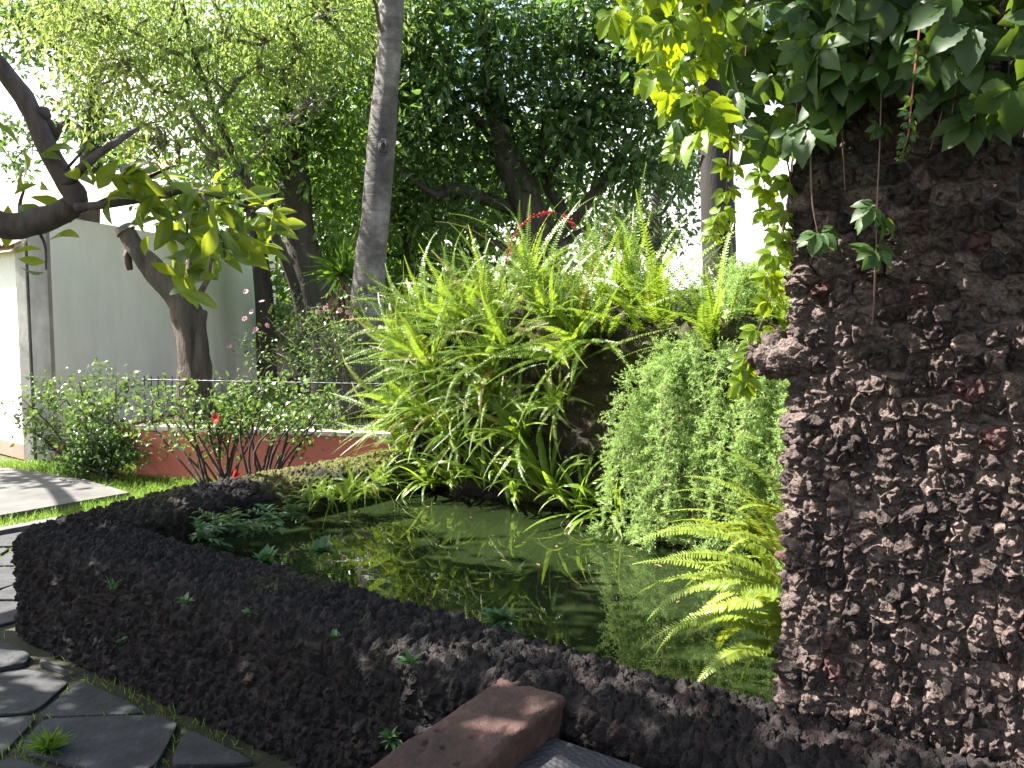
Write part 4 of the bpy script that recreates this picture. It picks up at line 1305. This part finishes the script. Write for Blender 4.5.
for k, (u, n_, z_) in enumerate([(-4.55, 5.5, 1.2), (-4.42, 5.05, 1.0), (-4.45, 4.8, 1.25), (-4.3, 4.58, .85), (-3.95, 4.5, 1.22), (-3.7, 4.5, .98), (-3.4, 4.55, 1.3), (-2.9, 4.6, 1.36), (-4.28, 4.72, .6)]):
    lab = ['sunlit fern highest on the left end of the bank', 'sunlit fern halfway up the left end of the bank', 'fern on the rounded left corner of the bank, just under its top', 'fern on the bank corner above the back end of the pond wall', 'fern hanging from the upper bank face next to its left corner',
           'fern in the shaded middle of the bank face left of the bare rock', 'fern hanging above the bare dark rock, on its left side', 'fern hanging right above the bare dark rock hollow', 'lowest sunlit fern at the left end of the bank beside the pond wall'][k]
    put_fern(fern_meshes[k % 5] if k != 5 else low_meshes[0], W(u, n_, z_), rng.uniform(.8, .98), ((fr[0] * .9 - (.8 if k in (0, 2) else .35 if k in (1, 3, 8) else 0)), fr[1] * .9, .75), lab, 'ferns on the bank face')

for k, (u, n_, z_, lab) in enumerate([(-4.02, 4.5, .9, 'shaded fern low on the bank face above the far water corner'), (-3.72, 4.5, .8, 'shaded fern between the waterline strap plants and the hanging ferns'), (-3.45, 4.52, 1.08, 'dark fern drooping across the middle of the bank face'), (-3.2, 4.5, .82, 'dark fern at the lower left of the bare rock hollow'), (-2.95, 4.5, 1.05, 'small fern half covering the bare rock hollow'), (-3.85, 4.5, 1.12, 'fern squeezed beneath the crest ferns near the left corner')]):
    put_fern(fern_meshes[(k + 3) % 5] if k != 4 else low_meshes[1], W(u, n_, z_), rng.uniform(.6, .75), (fr[0] * 1.1, fr[1] * 1.1, .6), lab, 'ferns on the bank face')

# strap-leaved plants at the waterline
def strap_mesh(seed, nb, L, w):
    rng = np.random.default_rng(seed)
    mb = MB()
    for k in range(nb):
        az, e, bend = rng.uniform(0, 6.28), rng.uniform(.7, 1.5), rng.uniform(.5, 2.4)
        LL = L * rng.uniform(.6, 1.15)
        s = np.linspace(0, 1, 13)
        ang = e - bend * s ** 1.8
        T = np.stack([np.cos(ang) * math.cos(az), np.cos(ang) * math.sin(az), np.sin(ang)], 1)
        P = np.concatenate([np.zeros((1, 3)), np.cumsum(T[:-1] * LL / 12, 0)]) + rng.normal(size=3) * (.04, .04, 0)
        sd = np.array((-math.sin(az), math.cos(az), 0)) + rng.normal(size=3) * .2
        up = norm(np.cross(sd, T))
        ww = w * np.minimum(s * 3 + .35, 1) * (1 - s ** 3) * .5
        wav = (1 + .12 * np.sin(s * 26 + rng.random() * 6))[:, None]
        A_, B_ = P - sd * ww[:, None] * wav + up * ww[:, None] * .3, P + sd * ww[:, None] * wav + up * ww[:, None] * .3
        V = np.stack([A_, P, B_], 1).reshape(-1, 3)
        i = np.arange(12)
        f = np.concatenate([np.stack([3 * i, 3 * i + 1, 3 * i + 4, 3 * i + 3], 1), np.stack([3 * i + 1, 3 * i + 2, 3 * i + 5, 3 * i + 4], 1)])
        mb.add(V, [f], float(np.clip(rng.normal(.55, .2), 0, .9)))
    m_ = mb.mesh('strap_leaf_plant', True)
    m_.materials.append(M_fern)
    return m_


straps = [strap_mesh(140 + k, 24, .5, .034) for k in range(3)]
slab_ = [('leafy strap plant at the back end of the left pond wall', -4.25, 4.58, .42), ('strap leaved plant over the far corner of the water', -4.0, 4.52, .4), ('second strap leaved plant from the far corner of the water', -3.75, 4.48, .45), ('strap leaved plant with arching pale blades under the ferns', -3.5, 4.5, .5),
         ('strap leaved plant left of the middle of the back waterline', -3.25, 4.47, .42), ('strap leaved plant at the middle of the back waterline', -3.0, 4.48, .48), ('upright strap leaved plant under the bare dark rock', -2.78, 4.5, .42), ('strap leaved plant next to the foot of the asparagus fern', -2.55, 4.52, .38),
         ('strap leaved plant on the bank face above the waterline plants', -3.85, 4.5, .72), ('strap leaved plant growing from a ledge under the hanging ferns', -3.4, 4.52, .78)]
for k, (lab, u, n_, z_) in enumerate(slab_):
    o = bpy.data.objects.new('strap_leaf_plant', straps[k % 3])
    C.objects.link(o)
    o.location = [float(v) for v in W(u, n_, z_)]
    q = Vector((0, 0, 1)).rotation_difference(Vector((float(fr[0] * .6), float(fr[1] * .6), 1)).normalized())
    o.rotation_euler = (q.to_matrix() @ Matrix.Rotation(rng.uniform(0, 6.28), 3, 'Z')).to_euler()
    o.scale = (rng.uniform(.85, 1.15),) * 3
    tag(o, lab, 'plant', 'strap leaved plants by the water')

# feathery asparagus ferns hanging over the water
def plume(name, label, root, ns, L, spread, seed, out_=.35):
    rng = np.random.default_rng(seed)
    e = empty(name, root, label, 'fern')
    st, nd_ = MB(), MB()
    for k in range(ns):
        az = rng.normal() * .6
        dxy = fr * math.cos(az) + U2 * math.sin(az)
        r_ = np.array(root) + np.array((*(U2 * rng.uniform(-1, 1) * spread), 0)) + np.array((*(fr * rng.uniform(-.05, .1)), rng.uniform(-.75, .1) * L * .7))
        o_ = out_ * rng.uniform(.35, 1.1); LL = L * rng.uniform(.45, 1.0)
        s = np.linspace(0, 1, 14)
        P = r_ + np.column_stack([dxy[0] * o_ * np.sin(s * 1.5), dxy[1] * o_ * np.sin(s * 1.5), .1 * np.sin(s * 3) - LL * s ** 1.6])
        bottom = P[:, 2] < 0.4
        if bottom.any(): P[bottom, 2] = 0.4 + rng.random(bottom.sum()) * .04
        st.tube(P, np.linspace(.003, .0012, 14), 4, cap=False)
        m_ = 84
        t = rng.random(m_) * 13
        i0 = np.minimum(t.astype(int), 12)
        c = P[i0] + (P[i0 + 1] - P[i0]) * (t - i0)[:, None]
        rd = norm(rng.normal(size=(m_, 3)) + np.array((*(dxy * .6), .1)))
        ln = .1 * (1.15 - t / 13 * .6) * rng.uniform(.6, 1.2, m_)
        per = 22
        tt = rng.random((m_, per)) * 1.0
        pos = (c[:, None] + rd[:, None] * (ln[:, None] * tt)[..., None]).reshape(-1, 3)
        d = np.repeat(rd, per, 0) * .8 + rng.normal(size=(m_ * per, 3)) * .7
        add_cloud(nd_, pos, d, rng.normal(size=(m_ * per, 3)) + (0, 0, .3), .0165 * rng.uniform(.6, 1.4, m_ * per), .2, T_SIMPLE, np.repeat(np.clip(rng.normal(.55, .22, m_), 0, .95), per))
    st.build('stems', M_vine_stem, e)
    nd_.build('needles', M_plume, e)
    return e


plume('asparagus_fern', 'feathery asparagus fern cascading to the water beside the dark rock', W(-2.06, 4.44, 1.36), 46, 1.0, .2, 160, .44)
plume('asparagus_fern', 'feathery asparagus fern hanging next to the pillar, right of the larger one', W(-1.52, 4.5, 1.34), 42, .9, .26, 161, .46)
plume('asparagus_fern', 'sunlit feathery asparagus fern sprouting on top of the bank near the pillar', W(-1.75, 4.95, 1.78), 24, .4, .35, 162)

# bright fern beside the pillar: each frond is a part
nf = empty('near_sword_fern', W(-0.95, 2.95, .5), 'bright sword fern arching over the water beside the pillar', 'fern')
rng = np.random.default_rng(18)
az0 = math.atan2(-U2[1], -U2[0])
k = 0
for (px, py, tx, ty, Yb) in [(775, 640, 645, 655, 2.75), (772, 560, 635, 552, 2.95), (770, 590, 640, 605, 2.9), (774, 545, 660, 520, 3.05), (776, 530, 690, 485, 3.1), (772, 600, 690, 570, 2.8), (774, 620, 668, 590, 2.85), (776, 575, 720, 500, 2.9), (776, 650, 700, 690, 2.7),
                             (778, 560, 735, 470, 3.0), (776, 500, 715, 455, 3.2), (778, 480, 730, 440, 3.2), (775, 640, 745, 690, 2.65), (776, 590, 655, 540, 3.0), (776, 560, 690, 590, 3.0), (776, 610, 640, 575, 3.1), (776, 540, 700, 540, 3.1), (776, 640, 760, 560, 2.7), (775, 660, 755, 600, 2.7), (776, 555, 675, 500, 3.2), (776, 520, 745, 500, 3.05), (776, 600, 665, 660, 3.0), (776, 580, 700, 620, 2.9), (776, 545, 725, 560, 2.85), (776, 600, 650, 625, 2.75), (776, 585, 660, 570, 2.7), (776, 560, 665, 530, 2.8), (776, 620, 690, 640, 2.65), (776, 570, 700, 510, 2.75), (776, 630, 715, 660, 2.65), (776, 540, 715, 480, 2.85), (776, 525, 735, 515, 2.8), (776, 655, 735, 650, 2.65), (776, 600, 680, 600, 2.6), (776, 580, 725, 540, 2.65), (776, 615, 735, 590, 2.65)]:
    b = at(px + 12, py, Yb); tip = at(tx, ty, Yb + rng.normal() * .12)
    v = tip - b
    Lc = np.linalg.norm(v)
    az = math.atan2(v[1], v[0])
    bend = rng.uniform(.8, 1.5)
    el = math.asin(np.clip(v[2] / Lc, -1, 1)) + bend * .45
    fm = MB()
    frond(fm, rng, Lc * (1.08 + bend * .03), .042 * rng.uniform(.85, 1.2), 54, az, el, bend, b, rng.uniform(-.5, .5), float(np.clip(rng.normal(.6, .2), .1, .95)), .26, rng.normal() * .1)
    fm.build('frond', M_fern_near, nf)

# red flower spike behind the crest
rs = empty('red_flower_spike', W(-3.5, 5.1, 1.65), 'arching spike of small red flowers above the ferns', 'flower')
sm = MB()
cY = 5.9
pts = [at(507, 290, cY), at(506, 265, cY), at(512, 240, cY), at(525, 222, cY), at(545, 213, cY), at(562, 215, cY), at(575, 226, cY)]
sm.tube(pts, np.linspace(.005, .0015, 7), 5, smooth_steps=5)
sm.build('stem', M_bark_dark, rs)
Pp, _ = spline(np.array(pts), np.ones(7), 8)
rng = np.random.default_rng(4)
fm = MB()
idx = np.concatenate([np.arange(12, len(Pp)), np.arange(6, len(Pp)), np.arange(20, len(Pp), 2)])
idx = np.array([i_ for i_ in idx if fbm(Pp[i_:i_ + 1] * 16, 1)[0] > -.14])
runs = np.split(np.unique(idx), np.where(np.diff(np.unique(idx)) > 2)[0] + 1)
for run in runs:
    pos = Pp[np.repeat(run, 4)]
    n = len(pos)
    fm = MB()
    add_cloud(fm, pos + rng.normal(size=(n, 3)) * .005, rng.normal(size=(n, 3)), rng.normal(size=(n, 3)), .021 * rng.uniform(.6, 1.3, n), .6, T_SIMPLE, rng.random(n) * .9)
    fm.build('blossom', M_red, rs)

# ================================================================== CREEPER ON THE PILLAR
cr_ = empty('virginia_creeper', W(-0.4, 2.6, 2.74), 'creeper with five part leaves draped over the top of the pillar', 'creeper')
rng = np.random.default_rng(44)


def palmate(mb, rng, c, d, nrm, size, tint, n=5):
    d = norm(np.array(d, float)); nrm = np.array(nrm, float)
    side = norm(np.cross(d, nrm)); nn = np.cross(side, d)
    a = np.array((-1.55, -.8, 0, .8, 1.55))[:n] if n == 5 else np.array((-.9, 0, .9))
    dd = np.cos(a)[:, None] * d + np.sin(a)[:, None] * side - nn * .12 + rng.normal(size=(len(a), 3)) * .1
    sz = size * np.array((.62, .9, 1, .9, .62) if n == 5 else (.85, 1, .85)) * rng.uniform(.88, 1.1, len(a))
    add_cloud(mb, np.repeat(np.array(c)[None], len(a), 0) + dd * size * .06, dd, nn + rng.normal(size=(len(a), 3)) * .18, sz, .56, T_LEAFLET, np.clip(tint + rng.normal(0, .06, len(a)), 0, 1))


low_x = [600, 612, 640, 668, 690, 715, 740, 765, 790, 815, 850, 900, 950, 1000, 1060]
low_y = [5, 20, 55, 105, 140, 125, 150, 165, 175, 130, 105, 80, 95, 110, 110]
leafs, young = MB(), MB()  # young holds the left leaves with backlight painted into their yellow
for k in range(310):
    if k < 205:
        px = rng.uniform(650, 830)
        if rng.random() < .22: px = rng.uniform(612, 690)
    else:
        px = rng.uniform(800, 1075)
    yl = np.interp(px, low_x, low_y)
    py = yl - (yl + 70) * rng.random() ** .95
    Y = (2.55 - (px - 790) * .0012 + rng.uniform(-.3, .35)) if px < 800 else 2.42 - (px - 780) / 250 * .38 - rng.uniform(.04, .24)
    c = at(px, py, Y)
    d = np.array((rng.normal(-.1, .45), rng.normal(-.25, .35), rng.normal(-.85, .3)))
    nr = np.array((rng.normal(-.25, .45), rng.normal(-.75, .35), rng.normal(.55, .3)))
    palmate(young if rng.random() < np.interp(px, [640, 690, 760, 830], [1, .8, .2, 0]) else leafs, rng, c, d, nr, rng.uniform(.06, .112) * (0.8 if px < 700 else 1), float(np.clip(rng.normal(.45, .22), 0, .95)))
for k in range(230):                                   # unseen heap of creeper above the picture, added to shade the leaves below
    c = np.array((rng.uniform(-.15, 1.5), rng.uniform(2.1, 2.75), rng.uniform(2.95, 3.45)))
    c[2] = max(c[2], 1.6 + .46 * c[1])
    palmate(leafs, rng, c, (rng.normal(-.1, .5), rng.normal(-.2, .5), rng.normal(-.5, .4)), (rng.normal(-.3, .4), rng.normal(-.3, .4), 1), rng.uniform(.08, .12), float(np.clip(rng.normal(.45, .22), 0, .95)))
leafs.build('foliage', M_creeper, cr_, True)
yo_ = young.build('backlit_foliage', M_creeper_backlit, cr_, True)
yo_['label'] = 'leaves coloured backlit yellow green at the left edge of the creeper'


def shoot(pts, Y, leaves, size, smat=None, name='hanging_shoot', r=.0028):
    P = np.array([at(a, b, Y + dz) for a, b, dz in pts])
    s = MB(); s.tube(P, np.linspace(r, r * .5, len(P)), 5, smooth_steps=5, cap=False)
    o = s.build(name, smat or M_vine_stem, cr_)
    Q_, _ = spline(P, np.ones(len(P)), 8)
    l = MB()
    for t, s_ in leaves:
        c = Q_[min(int(t * (len(Q_) - 1)), len(Q_) - 1)]
        for sg in (-1, 1):
            if s_ > .05 and sg > 0 and rng.random() < .6: continue
            d = np.array((sg * .7 + rng.normal() * .2, -.3 + rng.normal() * .3, -.45 + rng.normal() * .25))
            palmate(l, rng, c + d * size * s_ * .2, d, (rng.normal() * .3, -.8, .6), s_ * size, float(np.clip(rng.normal(.7, .15), 0, .95)), 5 if s_ > .03 else 3)
    if l.v:
        l.build('leaves', M_creeper_backlit if pts[-1][0] < 785 else M_creeper, o, True)
    return o


ff = lambda px: 2.42 - (px - 780) / 250 * .38 - .07
shoot([(922, 10, 0), (917, 50, 0), (912, 95, 0), (908, 135, 0), (900, 158, 0)], 1.98, [(.2, .03), (.3, .026), (.4, .03), (.5, .026), (.6, .026), (.68, .022), (.78, .022), (.86, .02), (.95, .014), (1, .012)], 1, M_red_stem)
shoot([(884, 40, 0), (881, 100, 0), (880, 140, 0), (877, 205, 0), (876, 255, 0)], 2.14, [(.42, .038), (.76, .062), (.8, .06), (1, .06), (.98, .05)], 1)
shoot([(876, 255, 0), (874, 300, .03), (872, 325, .05)], 2.16, [], 1)
shoot([(810, 140, 0), (812, 200, 0), (818, 235, 0)], 2.24, [(.95, .055), (1, .05)], 1)
shoot([(840, 60, 0), (842, 130, .02), (845, 190, .05)], 2.22, [], 1)
shoot([(945, 60, 0), (942, 110, 0), (930, 150, 0)], 2.1, [(.2, .09)], 1)
shoot([(985, 20, 0), (978, 90, 0), (975, 130, 0)], 2.05, [(.5, .1), (.85, .09)], 1)
shoot([(795, 130, 0), (788, 200, .05), (780, 250, .1), (770, 300, .1), (748, 355, .12), (742, 385, .12)], 2.42, [(.15, .045), (.25, .05), (.35, .05), (.45, .055), (.55, .05), (.62, .055), (.7, .05), (.76, .05), (.82, .05), (.88, .05), (.95, .05), (1, .05)], 1)
shoot([(735, 80, 0), (732, 130, 0), (728, 175, 0), (722, 210, .05), (712, 235, .08)], 2.6, [(.3, .05), (.45, .05), (.6, .045), (.75, .045), (.9, .04), (1, .035)], 1)
shoot([(760, 120, 0), (762, 170, 0), (770, 215, 0)], 2.5, [(.3, .06), (.5, .055), (.7, .05), (.95, .05)], 1)
shoot([(785, 150, 0), (790, 185, 0), (782, 230, 0), (768, 275, 0)], 2.45, [(.3, .055), (.5, .055), (.7, .05), (.85, .05), (1, .05)], 1)
shoot([(690, 90, 0), (682, 130, 0), (675, 150, 0)], 2.65, [(.4, .05), (.7, .045), (1, .04)], 1)
shoot([(650, 20, 0), (640, 45, 0), (668, 110, 0)], 2.7, [(.3, .05), (.6, .05), (1, .045)], 1)
for px in (700, 745, 800, 855, 900, 960, 1010):
    Y = ff(px) - .03 if px > 790 else 2.55
    shoot([(px + 14, -60, 0), (px + 4, 10, 0), (px, 60, 0), (px - 8, np.interp(px, low_x, low_y) + 15, 0)], Y, [], 1)
for px in (630, 700, 770, 840, 920, 1000):
    shoot([(px - 60, -30, 0), (px, -45, 0), (px + 60, -50, .02), (px + 120, -62, .02)], ff(px) if px > 790 else 2.55, [], 1, r=.006, name='main_stem')
for px in (640, 720, 800, 880):  # unseen stems added to carry that shading heap
    shoot([(px + 60, -40, .1), (px + 20, -120, .1), (px - 10, -200, 0), (px - 40, -250, 0)], 2.4, [], 1, r=.007, name='main_stem')

# ================================================================== SMALL PLANTS ON THE WALLS AND PATH
def weed(name, label, loc, seed, n, L, width, tmpl=T_LANCE, el=(.1, 1.0), mat=None, group=None, cat='plant', sprig=False):
    rng = np.random.default_rng(seed)
    mb = MB()
    if sprig:
        for _ in range(n * 2):
            a_s, e_s = rng.uniform(0, 6.28), rng.uniform(.0, 1.3)
            t_ = np.linspace(0, 1, 7)
            ln = L * rng.uniform(.5, 1.2)
            P_ = np.column_stack([np.cos(a_s) * t_ * ln * math.cos(e_s), np.sin(a_s) * t_ * ln * math.cos(e_s), t_ * ln * math.sin(e_s) - .05 * t_ ** 2])
            mb.tube(P_, np.linspace(.002, .001, 7), 4, cap=False)
            for sg in (-1, 1):
                d_l = np.array((-math.sin(a_s) * sg, math.cos(a_s) * sg, .1)) + P_[-1] / ln * .6 + rng.normal(size=(6, 3)) * .25
                add_cloud(mb, P_[1:], d_l, np.tile((0, 0, 1.0), (6, 1)) + rng.normal(size=(6, 3)) * .3, .055 * rng.uniform(.6, 1.2, 6), .34, T_MID, rng.uniform(.1, .9, 6))
        n = 0
    az = rng.uniform(0, 2 * np.pi, n); e = rng.uniform(*el, n)
    d = np.column_stack([np.cos(e) * np.cos(az), np.cos(e) * np.sin(az), np.sin(e)])
    add_cloud(mb, np.repeat(np.zeros((1, 3)), n, 0) + rng.normal(size=(n, 3)) * L * .06, d, np.tile((0, 0, 1.0), (n, 1)) + rng.normal(size=(n, 3)) * .2, L * rng.uniform(.6, 1.15, n), width, tmpl, rng.uniform(.2, .9, n))
    o = mb.build(name, mat or M_weed, None, True)
    o.location = [float(v) for v in loc]
    return tag(o, label, cat, group)


def on(px, py, z):
    a, v = (px - 512) / F, (384 - py) / F
    d = np.array((a, cP + v * sP, -sP + v * cP))
    return np.array((0, 0, EYE)) + d * (z - EYE) / d[2]


weed('rosette_weed', 'green rosette weed on the near pond wall above the red brick block', on(411, 664, .5), 1, 16, .06, .26)
weed('wall_seedling', 'small round leaved seedling near the middle of the pond wall top', on(335, 640, .5), 2, 22, .035, .7, T_MID, (.2, 1.2))
weed('wall_seedling', 'tiny green seedling left of the others on the front edge of the pond wall', on(186, 603, .49), 3, 20, .04, .6, T_MID, (.2, 1.2))
weed('wall_seedling', 'tiny seedling on the pond wall edge between the two larger seedlings', on(250, 616, .49), 4, 16, .035, .6, T_MID, (.2, 1.2))
weed('wall_seedling', 'yellowish seedling low on the front face of the pond wall', W(-3.5, 1.965, .2), 5, 14, .035, .6, T_MID, (-.4, 1.0))
weed('wall_seedling', 'dark leafy sprig at the foot of the wall beside the red brick block', W(-1.9, 1.94, .25), 6, 40, .045, .35, T_MID, (-.4, 1.2))
weed('grass_tuft', 'bright grass tuft between the flagstones at the lower left', on(48, 752, 0), 7, 110, .1, .07, T_LANCE, (.3, 1.4), M_grass)
weed('grass_sprig', 'thin grass sprig on the front edge of the wall near its left corner', on(113, 590, .47), 8, 14, .07, .07, T_LANCE, (.3, 1.4), M_weed)
lp = [(205, 535), (232, 525), (255, 528), (276, 518), (218, 520), (292, 510)]
names = ['shaded leafy plant nearest the inner corner of the pond wall', 'bushy shaded plant spilling over the inner side of the left wall', 'leafy plant drooping from the left wall to the water', 'leafy plant on the left wall beside the moss', 'small leafy plant on the left wall top near its shaded front', 'leafy plant at the sunlit edge on the left wall', '']
for k, (a, b) in enumerate(lp):
    weed('leafy_plant', names[k], on(a, b + 4, .5), 20 + k, 5, .15, .26, T_LANCE, (-.3, 1.3), M_dark_tree if k % 3 else M_weed, 'leafy plants on the left pond wall', sprig=True)
fpos = [(325, 492, .5), (345, 500, .48), (362, 492, .5), (310, 500, .5), (380, 482, .5)]
names = ['young fern on the left pond wall before the red wall', 'young fern leaning over the water from the left pond wall', 'upright bright young fern on the sunlit part of the left wall', 'small fern beside the leafy plants on the left pond wall', 'young fern farthest along the left pond wall toward the bank']
for k, (a, b, z_) in enumerate(fpos):
    put_fern(low_meshes[k % 3], on(a, b, z_), rng.uniform(.42, .6), (.2, -.2, 1), names[k], 'young ferns on the left pond wall')
for k, (a, b, lab) in enumerate(((322, 552, 'weed sprig over the water in the pond corner'), (265, 563, 'low weed on the inner edge of the near wall by the corner'), (500, 622, 'small weed on the inner edge of the near wall above the water'))):
    weed('edge_weed', lab, on(a, b, .47), 40 + k, 40, .08, .5, T_MID, (-.2, 1.2), M_weed)

# floating debris on the water: petals and dead pinnae
rng = np.random.default_rng(66)
n = 60
p = np.column_stack([rng.uniform(-4.0, -1.2, n), rng.uniform(3.2, 4.45, n)])
w_ = uv(p)
dm = MB()
add_cloud(dm, np.column_stack([w_, np.full(n, .363)]), np.column_stack([rng.normal(size=(n, 2)), np.zeros(n)]), np.tile((0, 0, 1.0), (n, 1)), rng.uniform(.012, .045, n), .4, (T_SIMPLE[0] * (1, 1, .05), T_SIMPLE[1]), rng.random(n) * .9)
tag(dm.build('floating_debris', M_dry), 'scattered dead leaf bits floating on the pond', 'debris', kind='stuff')
